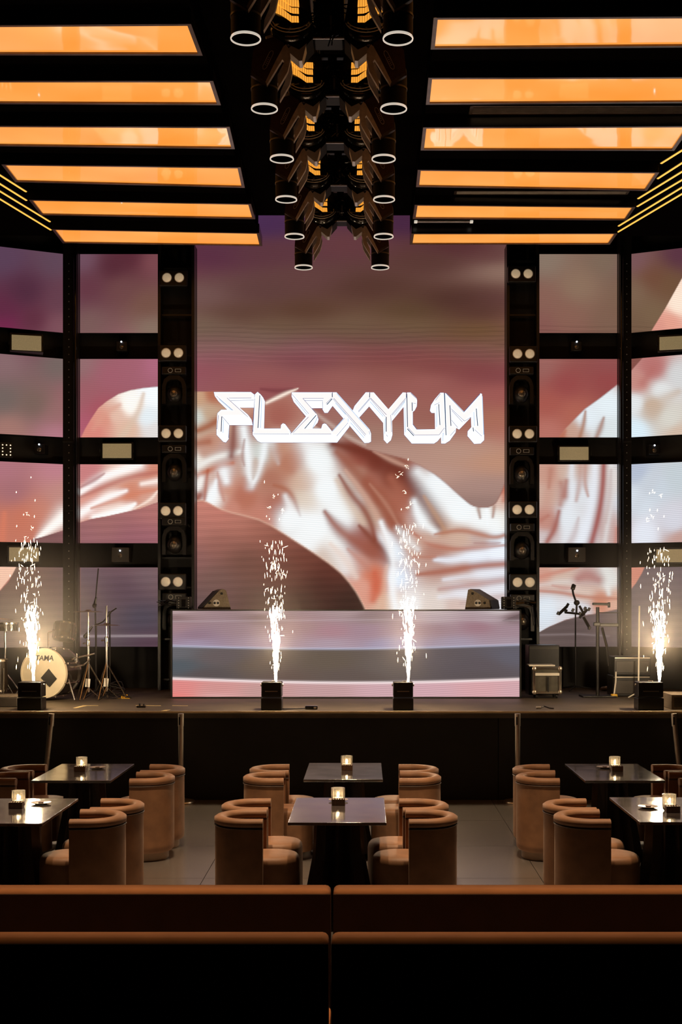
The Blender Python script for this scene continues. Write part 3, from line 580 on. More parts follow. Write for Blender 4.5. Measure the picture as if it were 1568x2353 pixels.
MB().box((0, 0, 0), (.75, .05, .02), bev=.005).build('tube', M_alu, tb); MB().box((-.36, 0, -.004), (.04, .06, .026), bev=.004).build('end_cap', M_ring, tb); MB().box((.36, 0, -.004), (.04, .06, .026), bev=.004).build('end_cap', M_ring, tb)

# ================================================================== STAGE
ST = 1.03; SF = 14.94
stage = thing('stage', 'low black stage with a pale metal front edge running across the room', 'stage', (0, SF, 0))
yl = WD+.2-(HL-XL)*math.tan(ANG)-.04; yr = WD+.2-(XR-HR)*math.tan(ANG)-.04
MB().prism([(XL+.03, .01, ST-.08), (XR-.03, .01, ST-.08), (XR-.03, yr-SF, ST-.08), (HR, WD+.15-SF, ST-.08), (HL, WD+.15-SF, ST-.08), (XL+.03, yl-SF, ST-.08)], (0, 0, .08)).build('deck', M_deck, stage, smooth=0)
fx = [XL+.02, -4.6, -2.15, 1.55, 4.4, XR-.02]
for a, b in zip(fx[:-1], fx[1:]):
    MB().box(((a+b)/2, .05, (ST-.08)/2), (b-a-.008, .06, ST-.085)).build('fascia_panel', M_drape, stage, smooth=0)
MB().box(((XL+XR)/2, -.006, ST-.008), (XR-XL-.02, .012, .022), bev=.003).build('edge_trim', M_edge, stage)

# ================================================================== LED SCREENS
rows = [(584, 765), (825, 1005), (1067, 1248), (1304, 1486)]
cols = {'l': (184, 363), 'r': (1239, 1419)}
rn = ['top row', 'second row', 'third row', 'bottom row']
scr_txt = {('l', 0): 'muted plum and brown haze', ('l', 1): 'white cloth rising over mauve', ('l', 2): 'pink and white silk folds', ('l', 3): 'dark grey lilac',
           ('r', 0): 'plain brown haze', ('r', 1): 'white cloth corner under red haze', ('r', 2): 'pale silk with red vertical folds', ('r', 3): 'pale silk above a grey curve',
           ('L', 0): 'dark violet', ('L', 1): 'grey brown haze', ('L', 2): 'mauve with a white flare', ('L', 3): 'grey with an orange corner',
           ('R', 0): 'brown haze with a pink wedge', ('R', 1): 'white striped cloth', ('R', 2): 'pale blue white', ('R', 3): 'grey curve with a coral corner'}
def screen(key, r, A, B, nrm):
    z1 = ZZ(rows[r][0], WD); z0 = ZZ(rows[r][1], WD)
    side = {'l': 'left inner column', 'r': 'right inner column', 'L': 'far left column', 'R': 'far right column'}[key]
    t = thing('led_screen', 'led screen showing '+scr_txt[(key, r)]+', '+rn[r]+', '+side, 'screen', (0, 0, 0), 0, 'square led screens beside the stage centre')
    n = Vector((nrm[0], nrm[1], 0)).normalized(); a = Vector((A[0], A[1], z0)); b = Vector((B[0], B[1], z0))
    u = Vector((0, 0, z1-z0)); d = -n*.17; e = n*-.004
    MB().prism([a+e, b+e, b+u+e, a+u+e], d).build('casing', M_satin, t, smooth=0)
    display('display', A, B, z0, z1, t, picture, step=.014)
for key in 'lr':
    for r in range(4):
        screen(key, r, (XX(cols[key][0], WD), WD), (XX(cols[key][1], WD), WD), (0, -1))
ca, sa = math.cos(ANG), math.sin(ANG); LS = 1.17
for r in range(4):
    screen('L', r, (HL-LS*ca, WD-LS*sa), (HL, WD), (sa, -ca))
    screen('R', r, (HR, WD), (HR+LS*ca, WD-LS*sa), (-sa, -ca))
cs = thing('main_led_screen', 'tall central led screen showing flowing pink silk with a glowing word', 'screen', (0, 0, 0))
cx0, cx1 = XX(448, WD), XX(1165, WD); cz1 = ZZ(492, WD); cz0 = ZZ(1500, WD)
MB().box(((cx0+cx1)/2, WD+.10, (cz0+cz1)/2), (cx1-cx0, .19, cz1-cz0)).build('casing', M_satin, cs, smooth=0)
display('display', (cx0, WD), (cx1, WD), cz0, cz1, cs, picture, step=.0175)

# lettering shown on the screen: traced in local units of the word, laid flat on the display
M_let = {}
for nme, c, st_ in (('edge', L3(92, 104, 150), 1), ('white', (1, 1, 1), 1.35), ('face', L3(255, 243, 240), 1.08), ('line', L3(84, 104, 150), 1.0), ('dark', L3(24, 58, 92), 1.0), ('blue', L3(186, 212, 240), 1.0)):
    m = bpy.data.materials.new('letter_'+nme); m.use_nodes = True; b = m.node_tree.nodes['Principled BSDF']
    b.inputs['Base Color'].default_value = (0, 0, 0, 1); b.inputs['Specular IOR Level'].default_value = 0
    b.inputs['Emission Color'].default_value = (*c, 1); b.inputs['Emission Strength'].default_value = st_; M_let[nme] = m
def letter(origin, sc, outlines, faces, lines, darks, blues=()):
    bm = bmesh.new(); mats = ['edge', 'white', 'face', 'line', 'dark', 'blue']
    def W(x, y, dy): p = P(origin[0]+x/sc, origin[1]+y/sc, WD); return (p.x, WD-dy, p.z)
    def poly(pts, dy, mi, grow=0):
        pts = np.array(pts, float)
        if grow:
            a = 0
            for i in range(len(pts)): x1, y1 = pts[i]; x2, y2 = pts[(i+1) % len(pts)]; a += x1*y2-x2*y1
            s = 1 if a > 0 else -1; out = []
            for i in range(len(pts)):
                e1 = pts[i]-pts[i-1]; e2 = pts[(i+1) % len(pts)]-pts[i]
                n1 = np.array([e1[1], -e1[0]])/(np.hypot(*e1)+1e-6); n2 = np.array([e2[1], -e2[0]])/(np.hypot(*e2)+1e-6)
                nn = n1+n2; l = np.hypot(*nn); nn = nn/(l+1e-6); out.append(pts[i]+nn*grow*s*min(1.6, 2/(l+1e-6)))
            pts = np.array(out)
        vs = [bm.verts.new(W(x, y, dy)) for x, y in pts]
        for tri in tessellate_polygon([[Vector((x, y, 0)) for x, y in pts]]):
            try: f = bm.faces.new([vs[i] for i in tri]); f.material_index = mi
            except Exception: pass
    for o in outlines: poly(o, .004, 0, 5); poly(o, .007, 1)
    for o in faces: poly(o, .010, 2)
    def seg(l, wd, mi):
        for a, b in zip(l[:-1], l[1:]):
            d = np.array(b, float)-np.array(a, float); n = np.array([d[1], -d[0]])/(np.hypot(*d)+1e-6)*wd/2
            poly([np.array(a)+n, np.array(b)+n, np.array(b)-n, np.array(a)-n], .013, mi)
    for l in lines: seg(l, 7*sc/7.1, 3)
    for l in darks: seg(l, 13*sc/7.1, 4)
    for l in blues: seg(l, 12*sc/7.1, 5)
    me = bpy.data.meshes.new('letter'); bm.to_mesh(me); bm.free()
    for k in mats: me.materials.append(M_let[k])
    o = bpy.data.objects.new('letter', me); COL.objects.link(o); o.parent = cs
    return o
o1 = (480, 880); s1 = 7.127; o2 = (660, 880); o3 = (820, 880); s3 = 9.8; o4 = (920, 880); s4 = 7.467
letter(o1, s1, [[(85,150),(690,150),(745,190),(750,405),(505,405),(640,520),(700,600),(720,690),(335,690),(325,920),(280,975),(240,965),(130,850),(130,760),(140,530),(145,495),(205,440),(305,440),(160,300),(100,215)]],
 [[(110,165),(690,165),(735,200),(700,245),(305,245),(615,525),(225,530),(205,790),(170,830),(140,790),(150,520),(210,460),(420,460)]],
 [[(330,250),(700,247)],[(360,290),(740,285)],[(300,247),(645,560)],[(125,215),(400,452)],[(225,555),(335,685)],[(340,690),(325,900)],[(160,530),(135,760)]], [[(215,550),(205,800)]], [[(240,600),(235,820)],[(170,270),(380,450)]])
letter(o1, s1, [[(755,190),(800,148),(850,190),(890,240),(918,300),(905,748),(1180,748),(1185,690),(1215,662),(1250,675),(1345,800),(1370,880),(1392,975),(850,975),(800,950),(722,850),(722,760)]],
 [[(765,200),(800,160),(835,200),(805,765),(1190,765),(1187,700),(1215,677),(1325,800),(1318,830),(745,828)]],
 [[(1335,790),(1350,850)],[(730,836),(1320,838)],[(752,260),(726,800)]], [[(838,205),(808,740)]], [[(868,240),(850,740)]])
letter(o2, s1, [[(80,155),(740,155),(745,240),(750,370),(665,490),(615,490),(580,430),(578,412),(405,415),(490,520),(515,600),(500,650),(415,748),(560,748),(580,680),(610,665),(640,675),(735,790),(748,975),(112,975),(62,870),(75,825),(312,550),(110,310),(75,220)]],
 [[(95,170),(733,170),(733,235),(650,340),(590,340),(600,255),(260,255),(480,505),(250,752),(575,757),(590,685),(630,680),(722,800),(728,835),(88,830),(375,510)]],
 [[(85,190),(360,512)],[(260,256),(600,256)],[(285,290),(590,290)],[(260,256),(475,500)],[(640,340),(735,245)],[(100,815),(350,560)],[(580,300),(585,430)],[(90,838),(725,840)]], [[(478,530),(288,750)],[(652,358),(738,262)]], [[(130,280),(330,520)],[(500,560),(420,740)]])
letter(o2, s1, [[(748,155),(810,155),(1350,760),(1375,830),(1375,960),(1340,980),(1270,985),(750,380)], [(940,565),(1020,640),(1020,720),(820,975),(742,975),(735,800)], [(1290,155),(1350,155),(1350,380),(1180,570),(1075,460),(1105,380)]],
 [[(755,165),(800,165),(1345,780),(1340,830),(1290,850),(747,240)], [(940,577),(990,582),(990,650),(810,850),(742,840),(747,792)], [(1290,170),(1345,170),(1345,240),(1165,450),(1112,440),(1112,390)]],
 [[(752,262),(1280,872)],[(765,252),(1290,850)],[(1000,652),(812,872)],[(1350,255),(1165,468)],[(1348,275),(1170,482)],[(1345,790),(1355,850)]], [[(741,165),(741,235)],[(1355,162),(1351,238)]], [[(812,172),(1340,765)],[(945,575),(745,790)],[(1000,580),(1000,640)],[(790,330),(960,520)],[(1040,650),(1260,900)]])
letter(o3, s3, [[(303,215),(385,215),(715,595),(1040,215),(1112,220),(1110,490),(1050,550),(795,860),(805,1170),(770,1290),(685,1365),(610,1280),(597,900),(285,535)]],
 [[(308,225),(380,225),(715,620),(1045,230),(1108,235),(1106,340),(775,710),(790,1120),(720,1160),(665,1100),(665,750),(300,340)]],
 [[(300,352),(650,765)],[(312,340),(670,720)],[(770,722),(788,1110)],[(1106,345),(780,722)],[(1106,375),(800,730)],[(665,1165),(700,1210)]], [[(665,765),(665,1100)]], [[(300,420),(600,760)],[(640,800),(632,1150)],[(1090,420),(840,740)]])
letter(o4, s4, [[(120,165),(180,165),(275,255),(290,300),(285,400),(250,470),(215,500),(217,710),(290,800),(600,795),(595,515),(540,515),(512,480),(530,380),(595,280),(690,170),(748,170),(765,300),(785,760),(695,935),(640,1000),(580,1040),(200,1040),(70,890),(60,420),(105,260)]],
 [[(120,175),(180,175),(270,265),(275,345),(200,330),(202,720),(290,810),(612,805),(700,710),(690,335),(590,340),(600,300),(690,180),(742,180),(762,755),(670,890),(260,895),(130,770)]],
 [[(180,175),(275,265)],[(605,300),(690,185)],[(675,340),(585,380)],[(220,345),(275,355)],[(215,710),(285,800)],[(135,772),(245,890)],[(240,896),(670,892),(760,770)]], [[(113,190),(125,760)],[(122,788),(235,910)],[(205,335),(208,485)],[(662,365),(682,725)]], [[(85,420),(90,850)],[(630,400),(625,760)]])
letter(o4, s4, [[(770,175),(790,178),(1095,495),(1380,180),(1403,190),(1440,900),(1440,980),(1380,1040),(1270,1045),(1155,910),(1160,830),(1222,760),(1215,590),(1010,800),(960,770),(950,850),(850,990),(770,1040),(705,1040),(700,930),(790,760)]],
 [[(775,190),(1095,530),(1390,200),(1400,230),(1422,898),(1262,760),(1350,745),(1330,400),(1100,650),(850,380),(865,750),(950,760),(945,800),(860,890),(806,895)]],
 [[(785,180),(1090,505),(1370,195)],[(870,440),(1100,655)],[(885,475),(1070,675)],[(945,810),(860,905)],[(1275,800),(1400,915)],[(880,640),(990,770)],[(1215,590),(1100,660)]], [[(758,185),(787,900)],[(853,385),(872,740)],[(1305,440),(1330,740)],[(1250,765),(1258,835)]], [[(1262,500),(1275,740)],[(740,860),(730,1000)],[(1408,230),(1432,890)]])

# booth
BD = 16.92
bth = thing('performer_booth', 'wide low booth on the stage with a banded pink and grey led front', 'booth', (0, 0, 0))
bx0, bx1 = XX(395, BD), XX(1196, BD); bz1 = ZZ(1402, BD); bz0 = ST+.012
MB().box(((bx0+bx1)/2, BD+.36, (bz1+ST)/2), (bx1-bx0+.02, .70, bz1-ST-.004)).build('cabinet', M_satin, bth, smooth=0)
display('led_front', (bx0+.01, BD), (bx1-.01, BD), bz0+.01, bz1-.01, bth, booth_picture, step=.014)
m = MB()
for (a, b, c, d) in ((bx0-.012, bx1+.012, bz1-.008, bz1+.008), (bx0-.012, bx1+.012, bz0-.01, bz0+.008)): m.box(((a+b)/2, BD+.0, (c+d)/2), (b-a, .03, d-c))
for x in (bx0-.004, bx1+.004): m.box((x, BD, (bz0+bz1)/2), (.018, .03, bz1-bz0))
m.build('frame', M_black, bth, smooth=0)

# ================================================================== COLUMNS AND TOWERS
def column(xa, xb, label, pipe_side):
    t = thing('truss_column', label, 'column', (XX((xa+xb)/2, WD), WD-.04, ST)); W_ = (xb-xa)*WD/F; H = ZZ(540, WD)-ST
    MB().box((0, 0, H/2), (W_, .16, H)).build('post', M_satin, t, smooth=0)
    MB().tube((pipe_side*(W_/2-.03), -.11, 0), (pipe_side*(W_/2-.03), -.11, H), .025, n=10).build('pipe', M_gloss, t)
    m = MB(); z = .25
    while z < H-.4:
        m.ball((-pipe_side*.02, -.085, z), .008, n=6); z += .11
    m.build('bolt', M_alu, t)['kind'] = 'stuff'
    m = MB()
    for z in (.6, 1.6, 2.6, 3.6): m.box((0, -.085, z), (W_*.98, .014, .03))
    m.build('bracket', M_black, t, smooth=0)
column(149, 183, 'slim black column between the left led screens', 1)
column(1420, 1448, 'slim black column between the right led screens', -1)
TD = 18.42
def tower(xa, xb, label):
    t = thing('lighting_tower', label, 'lighting tower', (XX((xa+xb)/2, TD), TD, ST)); W_ = (xb-xa)*TD/F; H = ZZ(560, TD)-ST
    MB().box((0, .27, H/2), (W_, .05, H)).build('back_panel', M_wall, t, smooth=0)
    for s in (-1, 1): MB().box((s*(W_/2-.02), .12, H/2), (.04, .26, H)).build('side_rail', M_satin, t, smooth=0)
    m = MB()
    for z in np.arange(.15, H, .585): m.box((0, .14, z), (W_-.08, .03, .025))
    m.build('crossbar', M_satin, t, smooth=0)
    return t
tower(363, 447, 'tall black lighting tower left of the main screen')
tower(1165, 1240, 'tall black lighting tower right of the main screen')
FD = 18.30
def make_blinder():
    t = thing('twin_blinder', '', 'stage light')
    MB().box((0, .05, 0), (.40, .10, .24), bev=.02).build('housing', M_satin, t)
    MB().path([(-.17, .05, .0), (-.17, .17, .0), (.17, .17, .0), (.17, .05, 0)], .012, n=6).build('bracket', M_black, t)
    for s in (-1, 1):
        lp = MB().lathe([(.0, -.028), (.03, -.026), (.05, -.017), (.062, -.004), (.064, .0)], (s*.088, .0, 0), axis=(0, 1, 0), n=24).build('lamp', M_halogen, t)
        MB().lathe([(.064, -.006), (.072, -.006), (.072, .006), (.064, .006)], (s*.088, 0, 0), axis=(0, 1, 0), n=24, caps=False).build('rim', M_alu, lp)
    return t
bl = [(398, 638), (396, 811), (396, 996), (395, 1174), (395, 1337), (1200, 629), (1204, 813), (1203, 997), (1203, 1171), (1204, 1338)]
on5 = ['topmost', 'second from the top', 'middle', 'fourth from the top', 'lowest']
b0 = make_blinder()
for i, (px, py) in enumerate(bl):
    o = b0 if i == 0 else dup(b0, (0, 0, 0), 0, '')
    o.location = P(px, py, FD); o['label'] = 'twin round blinder lamps on the '+('left', 'right')[i//5]+' tower, '+on5[i % 5]+' of five'; o['group'] = 'twin blinders on the two lighting towers'
def make_mover():
    t = thing('tower_moving_light', '', 'stage light')
    b = MB().box((0, .06, .33), (.34, .16, .11), bev=.012).build('base', M_satin, t)
    MB().lathe([(.028, -.003), (.034, -.003), (.034, .004), (.028, .004)], (-.05, -.022, .33), axis=(0, 1, 0), n=18, caps=False).build('control_ring', M_display, b)
    m = MB()
    for a_, c_ in (((.06, .35), (.085, .004)), ((.06, .31), (.085, .004)), ((.02, .33), (.004, .04)), ((.10, .33), (.004, .04))): m.box((a_[0], -.022, a_[1]), (c_[0], .006, c_[1]))
    m.build('display', M_display, b, smooth=0)
    m = MB(); pts = [(-.15, .28), (-.15, .08), (-.15, -.05), (-.11, -.05), (-.11, .08)]
    a = [(-.17, -.14), (-.17, .12), (-.14, .21), (-.07, .265), (.07, .265), (.14, .21), (.17, .12), (.17, -.14), (.12, -.14), (.12, .10), (.10, .17), (.05, .205), (-.05, .205), (-.10, .17), (-.12, .10), (-.12, -.14)]
    m.prism([(x, 0, z) for x, z in a], (0, .12, 0)); m.build('yoke', M_satin, t, smooth=30)
    h = MB().ball((0, .05, .0), .115, (1, .9, 1.1), n=18).build('head', M_satin, t)
    MB().ball((0, -.03, 0), .055, (1, .6, 1), n=16).build('lens', M_lens_g, h)
    return t
M_lens_g = mat('mirror_lens', (.35, .3, .24), .08, metal=.7, noise=.3, nscale=30)
mv = [(400, 905), (400, 1085), (400, 1252), (401, 1425), (1199, 905), (1200, 1090), (1201, 1265), (1201, 1428)]
on4 = ['topmost', 'second from the top', 'third from the top', 'lowest']
m0 = make_mover()
for i, (px, py) in enumerate(mv):
    o = m0 if i == 0 else dup(m0, (0, 0, 0), 0, '')
    o.location = P(px, py, FD); o['label'] = 'arched moving light on the '+('left', 'right')[i//4]+' tower, '+on4[i % 4]+' of four'; o['group'] = 'moving lights on the two lighting towers'

# fixtures in the black bands
def flood(px, py, w_, h_, label, yaw=0, tilt=0, d=None):
    d = d or WD; p = P(px, py, d)
    t = thing('flood_panel', label, 'stage light', (p.x, p.y, p.z), yaw, 'flood panels between the led screens')
    W_ = w_*d/F; H_ = h_*d/F; R = RX(tilt)
    MB().box((0, .105, 0), (W_+.06, .19, H_+.05), R, bev=.01).build('housing', M_satin, t)
    MB().box((0, .0, -.0), (W_, .02, H_), R, bev=.004).build('diffuser', M_flood, t)
    m = MB()
    for s in (-1, 1): m.box((s*(W_/2+.035), .04, 0), (.012, .16, .05))
    m.build('bracket', M_black, t, smooth=0)
flood(269, 1036, 66, 33, 'small pale flood panel below the second screen of the left inner column')
flood(1320, 1042, 66, 30, 'small pale flood panel below the second screen of the right inner column')
def on_angle(px, side):                       # depth of the angled wall face at a pixel column
    if side == 'L': k = (px-CX)/F; return (WD-HL*math.tan(ANG))/(1-k*math.tan(ANG))
    k = (px-CX)/F; return (WD+HR*math.tan(ANG))/(1+k*math.tan(ANG))
flood(61, 788, 66, 35, 'small pale flood panel under the top angled screen at far left', ANG*.6, -.1, on_angle(61, 'L')-.13)
flood(55, 1274, 66, 32, 'small pale flood panel above the bottom angled screen at far left, behind sparks', ANG*.6, 0, on_angle(55, 'L')-.06)
flood(1550, 788, 66, 30, 'small olive flood panel under the top angled screen at far right', -ANG*.6, 0, on_angle(1550, 'R')-.06)
flood(1545, 1277, 70, 30, 'small pale flood panel above the bottom angled screen at far right, behind sparks', -ANG*.6, 0, on_angle(1545, 'R')-.06)
def pin(px, py, label, boxed=False, side=None):
    d = on_angle(px, side)-.05 if side else WD-.02
    dp = .26
    p = P(px, py, d); t = thing('pin_spot', label, 'stage light', tuple(p), 0, 'tiny lit pin spots between the led screens')
    MB().box((0, .115, -.03), (.26 if boxed else .16, .215, .22 if boxed else .14), bev=.01).build('housing', M_wedge2 if boxed else M_satin, t)
    MB().ball((0, -.005, .03), .012, n=10).build('lamp', M_dot, t)
    MB().lathe([(.012, -.01), (.03, 0), (.03, .01)], (0, 0, -.045), axis=(0, 1, 0), n=14).build('lens', M_lens_g, t)
M_wedge2 = mat('grey_housing', (.045, .036, .028), .4, noise=.2)
pin(279, 790, 'tiny white pin spot below the top screen of the left inner column')
pin(1326, 790, 'tiny white pin spot below the top screen of the right inner column')
pin(276, 1270, 'boxed white pin spot above the bottom screen of the left inner column', True)
pin(1327, 1270, 'boxed white pin spot above the bottom screen of the right inner column', True)
pin(90, 1026, 'tiny white pin spot above the third angled screen at far left', side='L')
pin(1505, 1028, 'tiny white pin spot above the third angled screen at far right', side='R')
p = P(15, 1034, on_angle(15, 'L')-.04)
t = thing('amber_dot_panel', 'small square of amber led dots in the far left band', 'stage light', tuple(p), ANG)
MB().box((0, .03, 0), (.18, .05, .22), bev=.006).build('housing', M_satin, t)
for i in range(4):
    for j in range(3):
        if (i in (0, 3)) or j != 1: MB().ball((-.055+j*.055, -.003, -.07+i*.047), .009, n=8).build('led', M_dotw, t)

# ================================================================== MOVING HEADS OVER THE AISLE
HR_ = 4.0                                       # lens ring height above the eye
def make_head():
    """fixture of the right row: head hangs down at origin (lens ring at z=0), base above on the -x side"""
    t = thing('moving_head', '', 'moving light')
    h = MB().lathe([(.105, .019), (.106, .08), (.108, .26), (.104, .32), (.085, .38), (.05, .42), (0, .425)], n=32).build('head', M_head, t)
    MB().lathe([(.1015, .0), (.109, .0), (.110, .008), (.106, .018), (.1015, .018), (.1015, .0)], n=36, caps=False).build('lens_ring', M_ring, h)
    MB().lathe([(0, .010), (.1025, .010)], n=32, caps=False).build('lens', M_lens, h)
    MB().lathe([(.109, .155), (.1105, .155), (.1105, .17), (.109, .17), (.109, .155)], n=32, caps=False).build('trim_band', M_bronze_dark, h)
    for sd in (-1, 1):
        pl = [(-.03, .14), (-.185, .42), (-.16, .50), (-.09, .53), (.02, .50), (.08, .42), (.10, .22)]
        arm = MB().prism([(x, sd*.13-.016, z) for x, z in pl], (0, .032, 0)).build('yoke_arm', M_brownsh, t, smooth=20)
        cs_ = [(-.03, .14), (-.02, .165), (-.10, .33), (-.165, .45), (-.185, .465), (-.215, .42), (-.222, .35), (-.20, .25), (-.16, .18), (-.118, .11), (-.125, .19), (-.16, .27), (-.17, .33), (-.155, .345), (-.12, .29), (-.06, .19)]
        MB().prism([(x, sd*.13-.024, z) for x, z in cs_], (0, .048, 0)).build('casting', M_bronze, arm, smooth=20)
        lip = [(-.03, .14), (.09, .215), (.09, .24), (-.03, .165)]
        MB().prism([(x, sd*.13-.022, z) for x, z in lip], (0, .044, 0)).build('lower_lip', M_bronze_dark, arm, smooth=20)
        if sd == -1:
            m = MB(); c0_, c1_ = Vector((-.075, -.148, .415)), Vector((-.005, -.148, .27)); dd = (c1_-c0_).normalized(); nn = Vector((dd.z, 0, -dd.x))*.016
            loop = [c0_+nn*.4, c0_+dd*.02+nn, c1_-dd*.02+nn, c1_+nn*.4, c1_-nn*.4, c1_-dd*.02-nn, c0_+dd*.02-nn, c0_-nn*.4, c0_+nn*.4]
            m.path(loop, .0022, n=4)
            for q in range(5): a = c0_+dd*(.06+q*.016); m.tube(a-nn*.5, a+nn*.5, .002, n=4)
            m.build('badge', M_bronze, arm)
    # base body with glossy belly and emissive amber chevron bars
    sil = [(-.05, .60), (-.06, .74), (-.12, .86), (-.36, .88), (-.405, .62), (-.40, .52), (-.30, .405), (-.22, .47), (-.12, .52)]
    bs = MB().prism([(x, -.14, z) for x, z in sil], (0, .28, 0)).build('base', M_head, t, smooth=30)
    MB().ball((-.225, -.12, .63), .1, (1.75, 1.15, 1.6), n=28).build('belly', M_gloss, bs, smooth=180)
    m = MB()
    for (rx, rz_, z0_) in ((.168, .125, .655), (.15, .105, .66)):
        pts = [(-.225+rx*math.cos(a), -.17-.055*abs(math.sin(a)), z0_+rz_*math.sin(a)) for a in [PI+.25+(PI-.5)*k/12 for k in range(13)]]; m.path(pts, .0035, n=5)
    m.build('belly_seam', M_bronze, bs)
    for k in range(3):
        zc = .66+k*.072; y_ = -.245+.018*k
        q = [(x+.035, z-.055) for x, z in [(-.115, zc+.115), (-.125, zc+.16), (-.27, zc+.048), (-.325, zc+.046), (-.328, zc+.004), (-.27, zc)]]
        MB().prism([(x, y_, z) for x, z in q], (0, .06, 0)).build('chevron_bar', M_amber, bs, smooth=0)
    q = [(-.19, .42), (-.225, .455), (-.29, .425), (-.35, .475), (-.315, .336), (-.29, .334)]
    MB().prism([(x, -.15, z) for x, z in q], (0, .14, 0)).build('carrying_handle', M_alu, t, smooth=0)
    MB().box((-.055, -.12, .515), (.06, .05, .06), RY(.3), bev=.006).build('tab', M_alu, t)
    MB().box((-.24, 0, .895), (.10, .08, .05), bev=.008).build('clamp', M_satin, t)
    return t
rings = [((565, 90), (915, 92)), ((608, 252), (905, 252)), ((648, 367), (882, 367)), ((658, 460), (883, 460)), ((677, 545), (882, 545)), ((698, 616), (874, 616))]
h0 = make_head(); first = True
heads_d = []
on6 = ['nearest the camera', 'second from the camera', 'third from the camera', 'fourth from the camera', 'fifth from the camera', 'farthest from the camera']
for k, (l, r) in enumerate(rings):
    v = CY-(l[1]+r[1])/2; d = F*HR_/v; heads_d.append(d)
    for s, px in ((-1, l[0]), (1, r[0])):
        x = (px-CX)*d/F; o = h0 if first else dup(h0, (0, 0, 0), 0, '')
        first = False
        o.location = (x, d, EYE+HR_)
        o.scale = (float(-s)*-1, 1, 1)
        o['label'] = 'black moving head hanging in the '+('left' if s < 0 else 'right')+' row over the aisle, '+on6[k]
        o['group'] = 'moving heads hanging in two rows over the aisle'
# truss carrying the heads
tx = -.30
tr = thing('lighting_truss', 'black truss under the ceiling carrying the moving heads over the aisle', 'truss', (tx, 0, EYE+HR_))
ya, yb = 6.5, heads_d[-1]+.18
for (dx, dz) in ((-.14, .95), (.14, .95), (-.14, 1.12), (.14, 1.12)): MB().tube((dx, ya, dz), (dx, yb, dz), .022, n=10).build('chord', M_satin, tr)
m = MB(); y = ya
while y < yb-.1:
    for s in (-1, 1): m.tube((s*.14, y, .95), (s*.14, min(y+.3, yb), 1.12), .009, n=6); m.tube((s*.14, min(y+.3, yb), 1.12), (s*.14, min(y+.6, yb), .95), .009, n=6)
    y += .6
o = m.build('lattice', M_satin, tr); o['kind'] = 'stuff'
for d in heads_d: MB().box((0, d, .93), (1.25, .06, .03)).build('crossbar', M_satin, tr, smooth=0)
for y in np.arange(ya+.4, yb, 1.5): MB().tube((0, y, 1.12), (0, y, 1.19), .03, n=8).box((0, y, 1.12), (.3, .05, .03)).build('hanger', M_satin, tr)
for k, d in enumerate(heads_d):
    o = thing('power_box', 'black power and data box with silver lip between the '+('first', 'second', 'third', 'fourth', 'fifth', 'last')[k]+' pair of moving heads', 'junction box', (tx+.0, d+.02, EYE+HR_+.53), 0, 'junction boxes on the aisle truss')
    MB().box((0, 0, .16), (.24, .24, .30), bev=.015).build('body', M_head, o)
    MB().box((0, -.125, .006), (.28, .012, .014)).build('lip', M_alu, o, smooth=0)
    MB().box((.02, -.126, .13), (.018, .012, .12)).build('handle', M_brushed, o, smooth=0)
    MB().box((0, 0, .355), (.08, .06, .10)).build('hook', M_satin, o, smooth=0)
    m = MB(); rnd = random.Random(k)
    for q in range(16):
        a = Vector((rnd.uniform(-.13, .13), rnd.uniform(-.17, -.13), rnd.uniform(.08, .3))); pts = [a]
        for z in range(5): a = a+Vector((rnd.uniform(-.045, .045), rnd.uniform(-.01, .01), rnd.uniform(-.05, .03))); pts.append(a)
        m.path(pts, .0055, n=5)
    c_ = m.build('cable_bundle', M_gloss, o); c_['kind'] = 'stuff'

# ================================================================== STAGE GEAR
def stage_P(px, py):                             # point on the deck seen at a pixel
    d = (EYE-ST)*F/(py-CY); return Vector(((px-CX)*d/F, d, ST))
machines = [(68, 56, 77, 1240, 'far left before the drums'), (624, 48, 634, 1245, 'left of centre before the booth'), (927, 47, 939, 1210, 'right of centre before the booth'), (1496, 60, 1516, 1265, 'far right beside the flight case')]
def make_sparker(w_):
    t = thing('spark_machine', '', 'spark machine')
    MB().box((0, 0, .07), (w_, .24, .14), bev=.01).build('base', M_satin, t)
    MB().box((0, .005, .24), (w_*.97, .23, .18), bev=.012).build('body', M_satin, t)
    MB().box((0, -.118, .222), (w_*.6, .008, .008)).build('seam', M_brushed, t, smooth=0)
    MB().lathe([(.03, 0), (.03, .012), (.02, .012), (.02, .004)], (.02, 0, .328), n=16, caps=True).build('nozzle', M_brushed, t)
    MB().tube((w_/2, 0, .29), (w_/2+.012, 0, .29), .016, n=12).build('knob', M_brushed, t)
    MB().tube((-w_/2, 0, .29), (-w_/2-.012, 0, .29), .016, n=12).build('knob', M_brushed, t)
    return t
M_spark = mat('spark', (1, .8, .5), .5, emit=(1.0, .80, .56), estr=6.5)
M_spark_core = mat('spark_core', (1, .9, .7), .5, emit=(1.0, .90, .76), estr=9.0)
